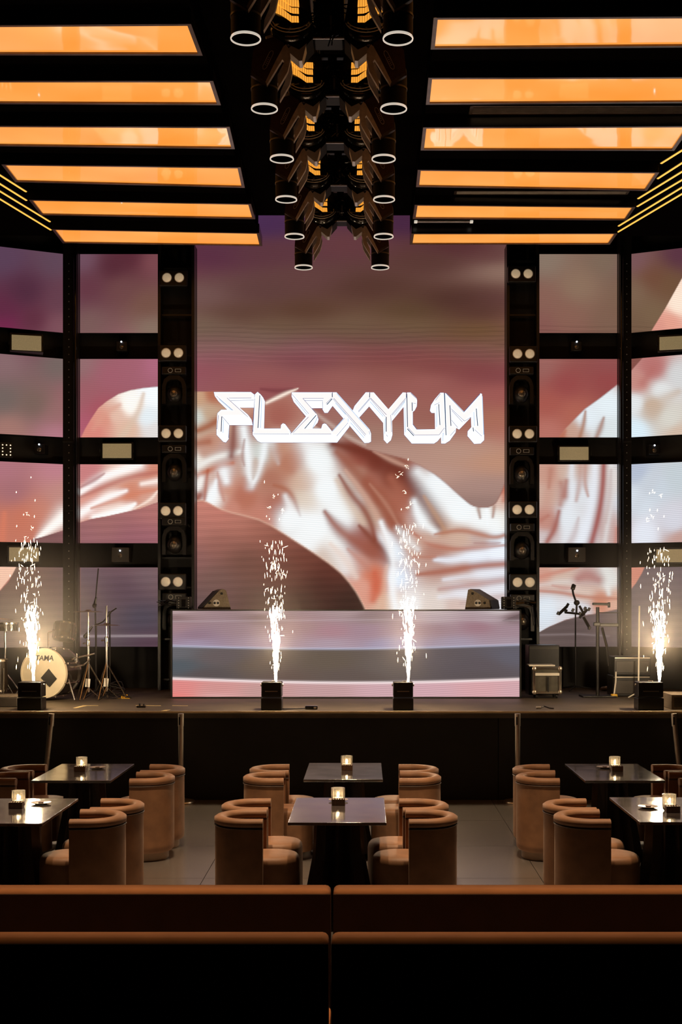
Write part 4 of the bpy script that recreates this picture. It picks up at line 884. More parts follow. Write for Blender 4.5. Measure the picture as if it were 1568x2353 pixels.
for k, (px, wp, nx, ytop, where) in enumerate(machines):
    d = 15.22; x = XX(px, d-.1); t = make_sparker(wp*(d-.1)/F); t.location = (x, d, ST)
    t['label'] = 'small black spark machine at the stage edge, '+where; t['group'] = 'spark machines along the stage edge'
    fx_, fz = XX(nx, d), ST+.33; H = (1568-ytop)*d/F
    rnd = random.Random(11+k); mc = MB(); ms = MB()
    def streak(mb, c, ln, r, dr):
        dr = Vector(dr).normalized(); u = dr.orthogonal().normalized(); w2 = dr.cross(u); c = Vector(c)
        mb.add([c-dr*ln/2, c+u*r, c+w2*r, c-u*r, c-w2*r, c+dr*ln/2], [(0, 1, 2), (0, 2, 3), (0, 3, 4), (0, 4, 1), (5, 2, 1), (5, 3, 2), (5, 4, 3), (5, 1, 4)])
    lean = {0: -.035, 1: .0, 2: .0, 3: .0}[k]
    for q in range(210):                         # dense core near the nozzle
        z = H*.52*rnd.random()**1.25; sp = .010+.072*(z/(H*.5)); a = rnd.uniform(0, 2*PI); rr = sp*math.sqrt(rnd.random())
        streak(mc, (fx_+rr*math.cos(a)+lean*z, d+rr*math.sin(a), fz+z+.01), rnd.uniform(.04, .11), rnd.uniform(.005, .010), (rr*math.cos(a)*.9, rr*math.sin(a)*.9, 1))
    for q in range(230):
        z = H*(.08+.95*rnd.random()**.85); sp = .05+.10*min(1, z/(H*.7)); a = rnd.uniform(0, 2*PI); rr = sp*rnd.random()**.6
        x_ = fx_+rr*math.cos(a)+lean*z+(rnd.gauss(0, .10)-.05 if rnd.random() < .13 else 0)
        if z > H: continue
        tilt = (rnd.uniform(-.15, .15), rnd.uniform(-.1, .1), 1) if rnd.random() < .9 else (rnd.uniform(-1, 1), 0, rnd.uniform(-.5, 1))
        streak(ms, (x_, d+rr*math.sin(a), fz+z), rnd.uniform(.02, .075), rnd.uniform(.0025, .0058), tilt)
    for q in range(9):                           # single sparks far up and bursting
        z = H*rnd.uniform(1.0, 1.45); x_ = fx_+rnd.uniform(-.14, .1)+lean*z; y_ = d+rnd.uniform(-.1, .1)
        if rnd.random() < .4:
            for b_ in range(5): streak(ms, (x_+rnd.uniform(-.02, .02), y_, fz+z+rnd.uniform(-.02, .02)), .032, .0018, (rnd.uniform(-1, 1), 0, rnd.uniform(-1, 1)))
        else: streak(ms, (x_, y_, fz+z), rnd.uniform(.015, .04), .006, (.1, 0, 1))
    ft = thing('spark_fountain', 'fountain of white gold sparks from the machine '+where, 'sparks', (fx_, d, fz))
    for mb, nm, mm in ((mc, 'spark_core', M_spark_core), (ms, 'loose_sparks', M_spark)):
        mb.v = [(v[0]-fx_, v[1]-d, v[2]-fz) for v in mb.v]; o = mb.build(nm, mm, ft, smooth=0); o['kind'] = 'stuff'
    lo = lamp('fountain_glow', 'POINT', (fx_, d, fz+.45), SPARK_W, (1.0, .74, .45), size=.05); lo.data.use_shadow = True

# small items on the deck
def on_deck(name, px, py, label, cat, rz=0, group=None):
    p = stage_P(px, py); return thing(name, label, cat, tuple(p), rz, group)
t = on_deck('cable_coupler', 716, 1630, 'small black cable coupler on the stage edge between the two centre spark machines', 'cable coupler')
MB().box((0, 0, .022), (.15, .07, .042), bev=.01).build('body', M_gloss, t); MB().box((.045, -.036, .02), (.03, .006, .02)).build('socket', M_alu, t, smooth=0)
MB().path([(-.07, 0, .012), (-.18, .02, .006), (-.30, -.01, .006), (-.42, .03, .006)], .005).build('cable', M_gloss, t)
t = on_deck('floor_socket', 325, 1626, 'tiny black floor socket near the stage edge left of the booth', 'socket')
MB().box((0, 0, .012), (.11, .06, .022), bev=.006).build('plate', M_gloss, t); MB().tube((-.02, 0, .02), (-.02, 0, .05), .012).build('plug', M_satin, t); MB().tube((.03, 0, .02), (.03, 0, .045), .012).build('plug', M_satin, t)
t = on_deck('cable_connector', 1240, 1629, 'loose cable with a pale connector lying at the stage edge on the right', 'cable')
MB().tube((-.04, 0, .016), (.02, 0, .016), .014).build('connector', M_alu, t); MB().path([(.02, 0, .014), (.06, .03, .03), (.12, .0, .01), (.17, -.02, .006)], .008).build('cable', M_satin, t)
def tape(pts, label):
    q = [stage_P(*p) for p in pts]; c = sum(q, Vector())/len(q)
    o = MB().prism([p-c+Vector((0, 0, .0)) for p in q], (0, 0, .002)).build('floor_tape', M_tape, loc=c, smooth=0); tag(o, label, 'tape', 'tape marks on the stage floor')
tape([(168, 1627), (176, 1627.3), (200, 1621.8), (190, 1621.5)], 'slanted pale tape mark on the stage before the drums')
tape([(190, 1621.8), (190, 1621), (226, 1621), (226, 1621.8)], 'thin straight tape mark on the stage right of the slanted one')
tape([(312, 1621.8), (312, 1621), (370, 1621.2), (370, 1622)], 'thin pale tape line on the stage left of the booth corner')
tape([(396, 1621.8), (396, 1621), (432, 1621.4), (432, 1622.4)], 'short tape line on the stage under the booth corner')
tape([(370, 1634), (382, 1634), (392, 1631), (380, 1631)], 'small yellow tape tab on the stage edge left of the booth')
tape([(27, 1623), (27, 1622), (41, 1622), (41, 1623)], 'tiny pale tape mark at the far left of the stage')
t = on_deck('yellow_cable_clip', 285, 1605, 'small yellow cable clips on the stage floor by the microphone stands', 'cable clip')
for q in range(3): MB().box((-.025+q*.03, 0, .028), (.022, .03, .05), RZ(.2), bev=.008).build('clip', M_yellow, t)
MB().box((.0, -.02, .004), (.16, .03, .006)).build('strap', M_yellow, t, smooth=0)
t = on_deck('floor_monitor', 1590, 1630, 'corner of a low grey box at the far right of the stage edge', 'box')
MB().box((0, .2, .09), (.5, .5, .18), bev=.01).build('body', M_wedge, t); MB().box((0, -.045, .09), (.44, .012, .12), bev=.004).build('grille', M_wedge2, t)
t = on_deck('low_grey_platform', -30, 1626, 'low grey platform corner at the far left of the stage', 'box')
MB().box((0, .3, .06), (.7, .5, .12), bev=.01).build('body', M_wedge2, t); MB().box((0, .3, .125), (.66, .46, .01), bev=.003).build('mat', M_wedge, t)

# wedge monitors on the booth
bt = bz1+.009
def wedge(pts, ext, label, s):
    d = BD+.12; q = [P(px, py, d) for px, py in pts]
    zmin = min(p.z for p in q); base = Vector(((q[0].x+q[-1].x)/2, d, zmin)); t = thing('wedge_speaker', label, 'speaker', (base.x, base.y, bt), 0, 'wedge speakers on the booth')
    q = [p-base for p in q]; MB().prism(q, ext).build('cabinet', M_wedge, t, smooth=0)
    # grille on the sloping face (between point 0 and 1)
    a, b = q[0], q[1]; n = Vector((-(b.z-a.z), 0, b.x-a.x)).normalized()
    if n.z < 0: n = -n
    e = Vector(ext); c = (a+b)/2+e/2+n*.004
    f = lambda u, v: a+(b-a)*u+e*v+n*.002
    MB().prism([f(.06, .05), f(.94, .05), f(.94, .95), f(.06, .95)], n*.012).build('grille', M_black, t, smooth=0)
    cx = (q[0].x+q[-1].x)/2
    pl = MB().lathe([(.0, 0), (.045, 0), (.045, .006), (0, .006)], (cx+s*.0, -.007, .085), axis=(0, 1, 0), n=20)
    pl.build('connector_plate', M_alu, t)
    m = MB()
    for u in (-.022, .022): m.lathe([(0, 0), (.017, 0), (.017, .006), (0, .006)], (cx+u, -.013, .085), axis=(0, 1, 0), n=12)
    m.build('socket', M_black, t)
    for (u, zz) in ((-.09*s, .085), (.07*s, .21)):
        MB().lathe([(0, -.006), (.016, -.006), (.018, 0)], (cx+u, -.001, zz), axis=(0, 1, 0), n=14).build('bolt', M_satin, t)
wedge([(464, 1400), (505, 1356), (513, 1353), (520, 1357), (531, 1400)], (-.12, .42, 0), 'brown black wedge speaker on the left end of the booth', 1)
wedge([(1128, 1400), (1124, 1378), (1082, 1353), (1076, 1355), (1069, 1400)], (.16, .42, 0), 'brown black wedge speaker on the right end of the booth', -1)
def dots_box(px, label, mirror=1):
    p = P(px, 1390, BD+.1); t = thing('patch_box', label, 'junction box', (p.x, p.y, bt))
    MB().box((0, .05, .085), (.19, .1, .165), bev=.008).build('body', M_satin, t)
    m = MB()
    for i in range(5):
        for j in (-1, 1): m.ball((j*.065, -.003, .02+i*.033), .007, n=6)
    m.build('screw', M_display, t)['kind'] = 'stuff'
    MB().box((0, -.004, .085), (.06, .008, .1), bev=.003).build('connector_plate', M_gloss, t)
    m = MB(); rnd = random.Random(px)
    for q in range(7):
        a = Vector((mirror*.09, .03+q*.004, .05+q*.01)); pts = [a, a+Vector((mirror*.12, 0, rnd.uniform(-.02, .05))), a+Vector((mirror*rnd.uniform(.2, .28), .0, rnd.uniform(-.06, .05)))]
        if mirror > 0 and rnd.random() < .6: pts.append(pts[-1]+Vector((.03, 0, -.25)))
        m.path(pts, .005, n=5)
    m.build('cable', M_gloss, t)
dots_box(422, 'black patch box with pale dots on the booth beside the left wedge', -1)
dots_box(1170, 'black patch box with pale dots and cables on the booth beside the right wedge', 1)

# ------------------------------------------------------------------ drums and stands
DD = 16.55
def tube_leg(t, name, pts, r, m, parent=None): return MB().path(pts, r).build(name, m, parent or t)
hc = P(100, 1547, DD); R_ = .322
t = thing('bass_drum', 'large bass drum with cream head, printed brand name and a dark cloth patch', 'drum', (hc.x, hc.y, ST), math.radians(-14))
hz = hc.z-ST
if hz < R_+.01: hz = R_+.012
ax = (0, 1, 0)
MB().lathe([(R_-.012, .02), (R_-.012, .40)], (0, 0, hz), axis=ax, n=48, caps=False).build('shell', M_drumshell, t)
hd = MB().lathe([(0, -.002), (R_-.02, .0), (R_-.004, .012)], (0, 0, hz), axis=ax, n=48, caps=False).build('drum_head', M_drumhead, t)
MB().lathe([(R_-.020, -.012), (R_, -.012), (R_+.004, .03), (R_-.016, .03), (R_-.02, -.012)], (0, 0, hz), axis=ax, n=48, caps=False).build('front_hoop', M_drumhead, t)
MB().lathe([(R_-.012, .38), (R_+.004, .38), (R_+.004, .42), (R_-.012, .42), (R_-.012, .38)], (0, 0, hz), axis=ax, n=48, caps=False).build('rear_hoop', M_chrome, t)
for q in range(8):
    a = 2*PI*q/8+.39; c, s = math.cos(a)*(R_+.008), math.sin(a)*(R_+.008)
    lg = MB().box((c, .09, hz+s), (.03, .05, .03), bev=.006).box((c, .31, hz+s), (.03, .05, .03), bev=.006)
    lg.tube((c, .0, hz+s), (c, .40, hz+s), .006, n=6); lg.build('lug', M_chrome, t)
for s in (-1, 1): MB().path([(s*(R_-.02), .1, hz-.08), (s*(R_+.12), -.0, .012-0)], .012).build('leg', M_chrome, t)
cp = Vector((.085, -.016, hz-.06)); q = [RY(.75) @ Vector(v) + cp for v in ((-.085, 0, -.08), (.085, 0, -.08), (.085, 0, .07), (-.085, 0, .085))]
MB().prism(q, (0, .006, 0)).build('cloth_patch', M_cloth, hd, smooth=0)
txt = bpy.data.curves.new('brand_lettering', 'FONT'); txt.body = 'TAMA'; txt.size = .095; txt.align_x = 'CENTER'; txt.extrude = .0008; txt.shear = .15; txt.offset = .0022
to = bpy.data.objects.new('brand_lettering_source', txt); COL.objects.link(to)
dg = bpy.context.evaluated_depsgraph_get(); tme = bpy.data.meshes.new_from_object(to.evaluated_get(dg)); bpy.data.objects.remove(to)
tme.materials.clear(); tme.materials.append(M_ink)
to = bpy.data.objects.new('brand_lettering', tme); COL.objects.link(to); to.parent = hd; to.location = (.015, -.010, hz+.165); to.rotation_euler = (PI/2, 0, 0)
# tom
tp = P(146, 1449, 16.8)
t = thing('rack_tom', 'dark tom drum with chrome hoops mounted above the bass drum', 'drum', (tp.x, tp.y, tp.z-.11), 0)
R = RX(-.25) @ RY(.06); axt = R @ Vector((0, 0, 1))
MB().lathe([(.13, 0), (.13, .20)], (0, 0, 0), axis=axt, n=32, caps=False).build('shell', M_drumshell, t)
MB().lathe([(.131, -.012), (.137, -.012), (.137, .012), (.131, .012), (.131, -.012)], (0, 0, 0), axis=axt, n=32, caps=False).build('lower_hoop', M_chrome, t)
MB().lathe([(.131, -.012), (.14, -.012), (.14, .014), (.131, .014), (.131, -.012)], axt*.2, axis=axt, n=32, caps=False).build('upper_hoop', M_chrome, t)
MB().lathe([(0, 0), (.131, 0)], axt*.203, axis=axt, n=32, caps=False).build('drum_head', M_drumhead, t)
for q_ in range(6):
    a = 2*PI*q_/6+.3; v = R @ Vector((math.cos(a)*.142, math.sin(a)*.142, 0)); MB().tube(v-axt*.0, v+axt*.2, .006, n=6).ball(v+axt*.1, .014, (1, 1, 1.6), n=8).build('lug', M_chrome, t)
MB().path([(-.13, 0, .1), (-.2, .0, .08), (-.2, .02, -.24)], .012).build('mounting_arm', M_chrome, t)
# snare / second tom behind sparks
tp = P(12, 1432, 16.9)
t = thing('snare_drum', 'shallow drum half hidden at the far left behind the sparks', 'drum', (tp.x, tp.y, ST), 0)
zt = tp.z-ST
MB().lathe([(.17, zt-.10), (.17, zt)], n=32, caps=False).build('shell', M_drumshell, t)
MB().lathe([(.17, zt-.012), (.178, zt-.012), (.178, zt+.01), (.17, zt+.01)], n=32, caps=False).build('hoop', M_chrome, t)
MB().lathe([(0, zt+.002), (.172, zt)], n=32, caps=False).build('drum_head', M_drumhead, t)
for q_ in range(3):
    a = 2*PI*q_/3+.4; MB().path([(0, 0, .35), (math.cos(a)*.25, math.sin(a)*.25, .012)], .01).build('leg', M_chrome, t)
MB().tube((0, 0, .3), (0, 0, zt-.1), .014).build('stem', M_chrome, t)
# floor tom far left
tp = P(8, 1560, 16.6)
t = thing('floor_tom', 'deep dark floor tom at the far left edge beside the bass drum', 'drum', (tp.x-.14, tp.y, ST), 0)
MB().lathe([(.19, .12), (.19, .52)], n=36, caps=False).build('shell', M_drumshell, t)
for z_ in (.13, .52): MB().lathe([(.19, z_-.015), (.198, z_-.015), (.198, z_+.012), (.19, z_+.012)], n=36, caps=False).build('hoop', M_chrome, t)
MB().lathe([(0, .523), (.192, .52)], n=36, caps=False).build('drum_head', M_drumhead, t)
for q_ in range(3):
    a = 2*PI*q_/3-.6; c, s = math.cos(a)*.21, math.sin(a)*.21; MB().tube((c, s, .01), (c, s, .42), .008).build('leg', M_chrome, t)
def tripod(t, top, leg_r, leg_h, m, r=.011, a0=.3, name='leg'):
    for q_ in range(3):
        a = 2*PI*q_/3+a0; MB().path([(0, 0, leg_h), (math.cos(a)*leg_r, math.sin(a)*leg_r, .012)], r).build(name, m, t)
# cymbal stands
def cymbal_stand(px, ytop, d, label, cym, tilt=0.0, cr=.2, tagpx=None):
    x = XX(px, d); t = thing('cymbal_stand', label, 'cymbal stand', (x, d, ST)); H = ZZ(ytop, d)-ST
    MB().tube((0, 0, .1), (0, 0, H*.62), .017, n=12).tube((0, 0, H*.62), (0, 0, H), .011, n=12).build('pole', M_chrome, t)
    MB().lathe([(.022, H*.60), (.026, H*.61), (.026, H*.66), (.02, H*.67)], n=14).build('collar', M_chrome, t)
    MB().tube((0, 0, H*.63), (-.05, -.02, H*.63), .008, n=6).ball((-.055, -.02, H*.63), .014, n=8).build('wing_nut', M_chrome, t)
    tripod(t, 0, .26, .48, M_chrome, .010); tripod(t, 0, .15, .16, M_chrome, .006, name='brace')
    if cym is not None:
        R = RY(tilt); prof = [(0, .024), (.03, .022), (.045, .008), (cr*.7, .002), (cr, -.008), (cr*.7, -.001), (.045, .004), (0, .018)]
        MB().lathe(prof, (0, 0, cym-ST if cym > 5 else cym), axis=R @ Vector((0, 0, 1)), n=36, caps=False).build('cymbal', M_cymbal, t)
    MB().box((.0, -.03, .22), (.06, .003, .11), RY(.1), bev=.001).build('paper_tag', M_white, t)
    return t
cymbal_stand(203, 1402, 16.7, 'chrome cymbal stand with thin flat cymbal right of the bass drum', ZZ(1405, 16.7)-ST-.0, .0, .20)
cymbal_stand(245, 1392, 16.8, 'chrome cymbal stand with low cymbal and white paper tag nearest the booth', ZZ(1436, 16.8)-ST, .0, .18)
cymbal_stand(-12, 1425, 16.8, 'chrome cymbal stand with dark cymbal at the far left edge', ZZ(1420, 16.8)-ST, .08, .24)
# hardware between the drums: pedal and boom arms
t = thing('boom_arm_clamp', 'chrome boom arm clamped between bass drum and cymbal stand', 'drum hardware', tuple(P(182, 1510, 16.62)))
MB().path([(-.10, 0, -.03), (-.03, 0, -.005), (0, 0, 0), (.10, .0, .02), (.20, 0, .045)], .010).build('arm', M_chrome, t)
MB().path([(-.18, .0, -.125), (-.05, 0, -.13), (.06, 0, -.10), (.12, .0, -.05), (.14, 0, -.02)], .010).build('lower_arm', M_chrome, t); MB().tube((-.03, 0, -.07), (-.03, 0, .05), .008).build('pin', M_chrome, t)
for (u, z_) in ((-.09, -.03), (0, 0), (.1, .02), (-.05, -.13), (.06, -.10)): MB().ball((u, -.008, z_), .017, n=8).build('knuckle', M_chrome, t)
# microphone stands
def mic_stand(px, ybase, label, pts, mic=None, cat='microphone stand', mat_=M_satin, legs=.28, rz=.2):
    b = stage_P(px, ybase); d = b.y; t = thing('microphone_stand', label, cat, tuple(b))
    L = [Vector((XX(x, d)-b.x, 0, ZZ(y, d)-ST)) for x, y in pts]
    MB().path([(0, 0, .05), L[0]], .011).build('pole', mat_, t)
    if len(L) > 1: MB().path(L, .009).build('boom', mat_, t); MB().ball(L[0], .022, n=10).build('clutch', mat_, t)
    if mic:
        a = Vector((XX(mic[0][0], d)-b.x, 0, ZZ(mic[0][1], d)-ST)); c = Vector((XX(mic[1][0], d)-b.x, 0, ZZ(mic[1][1], d)-ST))
        o = MB().tube(a, c, .013, .022, n=14).build('microphone', M_gloss, t); MB().ball(c, .03, (1, 1, 1.1), n=14).build('grille', M_satin, o)
    tripod(t, 0, legs, .09, mat_, .009, rz)
    return t
mic_stand(253, 1606, 'tall black microphone stand with angled boom right of the drums', [(252, 1408), (268, 1397)], None)
t = mic_stand(220, 1603, 'black boom microphone stand with hanging microphone over the drum stands', [(221, 1436), (238, 1428), (251, 1412)], ((212, 1440), (196, 1462)))
t = mic_stand(222, 1600, 'tall thin boom stand whose arm points up past the left dark screen', [(219, 1390), (222, 1350), (226, 1306)], ((221, 1372), (217, 1392)))
# tangle of cables at the stand feet
m = MB(); rnd = random.Random(3); b = stage_P(252, 1606)
for q_ in range(7):
    a0 = rnd.uniform(0, 6); rr = rnd.uniform(.12, .2); pts = []
    for z in range(13): a = a0+z*.5; pts.append((math.cos(a)*rr*(1+.1*z/13), math.sin(a)*rr*.7+.1, .012+.02*q_+.015*math.sin(z*1.3+q_)+ (.10 if q_ % 2 else 0)*abs(math.sin(z*.5))))
    m.path(pts, .006, n=5)
o = m.build('cable_coil', M_satin, loc=(b.x, b.y, ST)); tag(o, 'coil of black cable around the feet of the left microphone stands', 'cable', None, 'stuff')
# right side: flight case
d = 16.9; c = P(1258, 1576, d); t = thing('flight_case', 'open flight case with bright metal edges and corners, right of the booth', 'flight case', (c.x, c.y, ST), .02)
W_, H_ = .38, .36; dz = .012
MB().box((0, .16, H_/2+.06), (W_-.02, .30, H_-.02)).build('panel', M_case, t, smooth=0)
for s in (-1, 1):
    MB().box((s*(W_/2-.018), .0, H_/2+.06), (.036, .03, H_), bev=.004).build('edge_profile', M_chrome, t)
for z_ in (.08, .06+H_-.02): MB().box((0, .0, z_), (W_, .034, .034), bev=.004).build('edge_profile', M_chrome, t)
MB().box((0, -.006, .06+H_*.72), (W_-.06, .02, .035), bev=.003).build('lid_band', M_white, t)
for sx in (-1, 1):
    for z_ in (.085, .06+H_-.025): MB().ball((sx*(W_/2-.02), -.008, z_), .032, (1, .6, 1), n=12).build('ball_corner', M_brushed, t)
    for yy in (.05, .27): MB().tube((sx*.13-.012, yy, .03), (sx*.13+.012, yy, .03), .03, n=14).build('castor', M_satin, t)
MB().box((.01, -.012, .06+H_*.35), (.022, .014, .2), bev=.003).build('latch', M_satin, t)
m = MB()
m.box((-.06, .16, .06+H_+.012), (.34, .26, .02), RY(.0), bev=.004); m.build('loose_lid', M_white, t)
o = thing('black_crate', 'low black crate standing behind the flight case against the wall', 'crate', (c.x+.05, 17.75, ST)); MB().box((0, 0, .34), (.42, .4, .68), bev=.01).build('body', M_satin, o); MB().box((0, -.203, .64), (.40, .01, .02)).build('lid_seam', M_wedge2, o, smooth=0)
# multi-clamp stand
d = (EYE-ST)*F/(1587-CY); bx = XX(1323, d); t = thing('clamp_stand', 'thin tripod stand carrying black clamps and a small tilted holder at its top', 'stand', (bx, d, ST))
def q2(x, y): return Vector((XX(x, d)-bx, 0, ZZ(y, d)-ST))
MB().tube((0, 0, .05), q2(1323, 1412), .011).build('pole', M_satin, t)
for a in (0.15, 2.2, 4.3): MB().path([(0, 0, .07), (math.cos(a)*.33, math.sin(a)*.3, .012)], .008).build('leg', M_satin, t)
MB().path([q2(1325, 1412), q2(1326, 1388), q2(1318, 1365), q2(1316, 1352)], .015).build('upright_arm', M_satin, t)
MB().ball(q2(1326, 1385), .045, (1, .8, .9), n=12).build('pivot', M_satin, t)
o = MB().box(q2(1318, 1349), (.06, .04, .08), RY(.3), bev=.01).build('phone_clamp', M_satin, t)
MB().path([q2(1332, 1392), q2(1342, 1410)], .018).build('strut', M_satin, t)
MB().path([q2(1298, 1407), q2(1345, 1412)], .016).build('crossbar', M_satin, t)
for (a, b_) in (((1284, 1412), (1304, 1393)), ((1337, 1415), (1350, 1400)), ((1341, 1417), (1355, 1442))):
    MB().path([q2(*a), q2(*b_)], .022).build('holder', M_satin, t)
for (x, y) in ((1283, 1409), (1305, 1390), (1301, 1404), (1317, 1402), (1333, 1410), (1345, 1398), (1354, 1400), (1355, 1443), (1318, 1346), (1334, 1417)): MB().box(q2(x, y), (.035, .05, .05), RY(.5), bev=.006).build('knob', M_satin, t)
# keyboard style stand
d = 17.2; bx = XX(1374, d); t = thing('keyboard_stand', 'black stand with flat top arm in front of the right inner bottom screen', 'stand', (bx, d, ST))
q2b = lambda x, y: Vector((XX(x, d)-bx, 0, ZZ(y, d)-ST))
MB().tube((0, 0, .02), q2b(1374, 1395), .024).build('post', M_satin, t)
MB().box(q2b(1381, 1388), (.22, .06, .035), RY(.03), bev=.008).build('top_arm', M_satin, t); MB().box(q2b(1400, 1390), (.03, .06, .07), bev=.008).build('end_stop', M_satin, t)
MB().box(q2b(1398, 1436), (.28, .05, .045), bev=.008).build('side_arm', M_satin, t); MB().path([q2b(1384, 1442), q2b(1395, 1486), q2b(1400, 1530)], .018).build('brace', M_satin, t)
MB().tube(q2b(1372, 1408), q2b(1440, 1408), .006).build('rod', M_satin, t); MB().box(q2b(1372, 1434), (.09, .07, .05), bev=.01).build('clamp', M_satin, t)
MB().box((0, 0, .012), (.45, .35, .02), bev=.005).build('foot', M_satin, t)
# black amplifier boxes right
for k, (px, y0_, w_, h_, dd, lab) in enumerate([(1452, 1508, 70, 42, 17.3, 'black amplifier box, upper of the pair at the right of the stage'), (1450, 1552, 72, 50, 17.3, 'black amplifier box, lower of the pair at the right of the stage')]):
    W_ = w_*dd/F*1.2; x = XX(px, dd); zt = ZZ(y0_, dd); zb = ZZ(1552, dd)+.004 if k == 0 else ST
    if k: zt = ZZ(1552, dd)
    t = thing('amplifier_box', lab, 'amplifier', (x, dd+.15, zb)); H = zt-zb
    MB().box((0, 0, H/2), (W_, .42, H-.004), bev=.012).build('cabinet', M_satin, t); MB().box((0, -.213, H*.45), (W_*.9, .012, H*.62), bev=.004).build('grille', M_wedge2, t); MB().box((0, -.21, H-.02), (W_*.96, .014, .01)).build('top_strip', M_brushed, t, smooth=0)
t = on_deck('white_stick_prop', 1412, 1602, 'thin white upright rod in a yellow foot at the right of the stage', 'rod')
MB().path([(0, 0, .04), (.02, .0, .2), (.025, 0, .34)], .011).build('rod', M_white, t); MB().box((0, 0, .022), (.085, .06, .042), bev=.01).build('foot', M_yellow, t)
t = on_deck('loose_cloth_bag', 1390, 1588, 'small crumpled pale bag on the stage floor near the yellow foot', 'bag')
MB().ball((0, 0, .035), .055, (1.2, .8, .62), n=10).build('bag', M_wedge, t); MB().ball((.02, -.02, .05), .03, (1, .8, .8), n=8).build('knot', M_alu, t)
mic_stand(1468, 1606, 'thin pale upright stand just left of the far right spark machine', [(1470, 1392)], None, mat_=M_white, legs=.16)

# ================================================================== STANCHIONS
def stanchion(px, lean, label):
    d = 14.76; x = XX(px, d); t = thing('barrier_post', label, 'barrier post', (x, d, 0), 0, 'chrome barrier posts before the stage'); H = 1.02
    MB().lathe([(0, 0), (.165, 0), (.168, .008), (.16, .02), (.10, .035), (.045, .045), (.038, .06), (0, .06)], n=40).build('base', M_brushed, t)
    MB().tube((0, 0, .05), (lean, 0, H*.9), .030, n=20).build('post', M_brushed, t)
    MB().tube((lean, 0, H*.86), (lean*1.1, 0, H), .034, n=20).build('belt_cassette', M_brushed, t)
    MB().box((lean*1.05-.012, -.034, H*.92), (.016, .008, .09)).build('belt_slot', M_black, t, smooth=0)
stanchion(100, .085, 'leaning chrome barrier post before the stage at far left, behind the left tables')
stanchion(416, 0, 'upright chrome barrier post before the stage, left of centre')
stanchion(1190, 0, 'upright chrome barrier post before the stage, right of centre')
stanchion(1568, -.085, 'leaning chrome barrier post before the stage at the far right edge')

# ================================================================== TABLES
def make_table():
    t = thing('dining_table', '', 'table')
    MB().box((0, 0, .738), (.70, 1.15, .022), bev=.004).build('tabletop', M_table, t)
    MB().box((0, 0, .72), (.5, .8, .014)).build('support_plate', M_leg, t, smooth=0)
    n = 12; m = MB(); vs = []
    for (z, r, a) in ((.714, .20, .155), (.40, .22, .16), (.02, .30, .22)):
        for i in range(n*2):
            rr = r if i % 2 == 0 else a; th = PI*i/n; vs.append((rr*math.cos(th)*.9, rr*math.sin(th)*1.35, z))
    k = 2*n; fs = [(j*k+i, j*k+(i+1) % k, (j+1)*k+(i+1) % k, (j+1)*k+i) for j in range(2) for i in range(k)]+[tuple(range(k)), tuple(range(2*k, 3*k))]
    m.add(vs, fs); m.build('pedestal', M_leg, t, smooth=0)
    MB().lathe([(0, 0), (.31, 0), (.31, .018), (0, .02)], n=36).build('foot_plate', M_leg, t)
    return t
tabs = [(-.20, 9.66, 'dark stone table in the centre front, pinkish sheen on its top'), (-.195, 11.85, 'dark stone table in the centre back row before the stage'), (-2.575, 11.78, 'dark stone table at left back with a creamy reflection on it'), (-2.63, 9.62, 'dark stone table at the left front edge with a sparkling reflection'),
        (2.27, 11.78, 'dark stone table at right back near the slanted barrier post'), (2.30, 9.68, 'dark stone table at the right front edge with a sparkling reflection')]
t0 = make_table()
for i, (x, y, lab) in enumerate(tabs):
    o = t0 if i == 0 else dup(t0, (0, 0, 0), 0, lab)
    o.location = (x, y, 0); o['label'] = lab; o['group'] = 'dark stone dining tables'
# table ware
TZ = .7495
def make_candle():
    t = thing('candle_glass', '', 'candle holder'); n = 12
    m = MB(); outer = []; 
    prof = [(.040, 0), (.052, .015), (.054, .122)]; inn = [(.046, .122), (.045, .022), (0, .019)]
    vs = []
    for (r, z) in prof+inn:
        for i in range(n):
            k = 1.0 if (r, z) in inn or i % 2 == 0 else .93; th = 2*PI*i/n; vs.append((r*k*math.cos(th), r*k*math.sin(th), z))
    fs = [(j*n+i, j*n+(i+1) % n, (j+1)*n+(i+1) % n, (j+1)*n+i) for j in range(5) for i in range(n)]+[tuple(range(n-1, -1, -1))]
    m.add(vs, fs); m.build('glass', M_glass, t, smooth=0)
    w_ = MB().lathe([(0, .0225), (.036, .0225), (.036, .048), (0, .048)], n=14).build('candle', M_white, t)
    MB().ball((0, 0, .070), .013, (1, 1, 1.9), n=10).build('flame', M_flame, w_)
    return t
def make_box():
    t = thing('condiment_box', '', 'box')
    m = MB(); m.box((0, -.028, .024), (.10, .006, .048)); m.box((0, .028, .024), (.10, .006, .048)); m.box((-.048, 0, .024), (.006, .056, .048)); m.box((.048, 0, .024), (.006, .056, .048)); m.box((0, 0, .004), (.096, .052, .006))
    m.build('body', M_leather, t, smooth=0)
    for k in range(5): MB().box((-.034+k*.017, .0, .026), (.006, .04, .042), RY(.08*(k-2)), bev=.001).build('sachet', M_white, t)
    return t
def make_saucer():
    t = thing('saucer', '', 'saucer'); MB().lathe([(0, .004), (.03, .003), (.035, 0), (.045, .001), (.075, .012), (.077, .014), (.06, .011), (.03, .008), (0, .008)], n=32, caps=False).build('dish', M_plate, t)
    MB().lathe([(.0, .009), (.02, .009), (.022, .016), (.0, .017)], n=16).build('well_ring', M_leather, t)
    return t
ware = [('centre front table', 777, 1848, 1), ('centre back table', 797, 1768, 0), ('left back table', 186, 1771, 1), ('left front table', 40, 1855, 1), ('right back table', 1415, 1770, 1), ('right front table', 1541, 1864, 1)]
cd0, bx0_, sc0 = make_candle(), make_box(), make_saucer(); used = False; sused = False
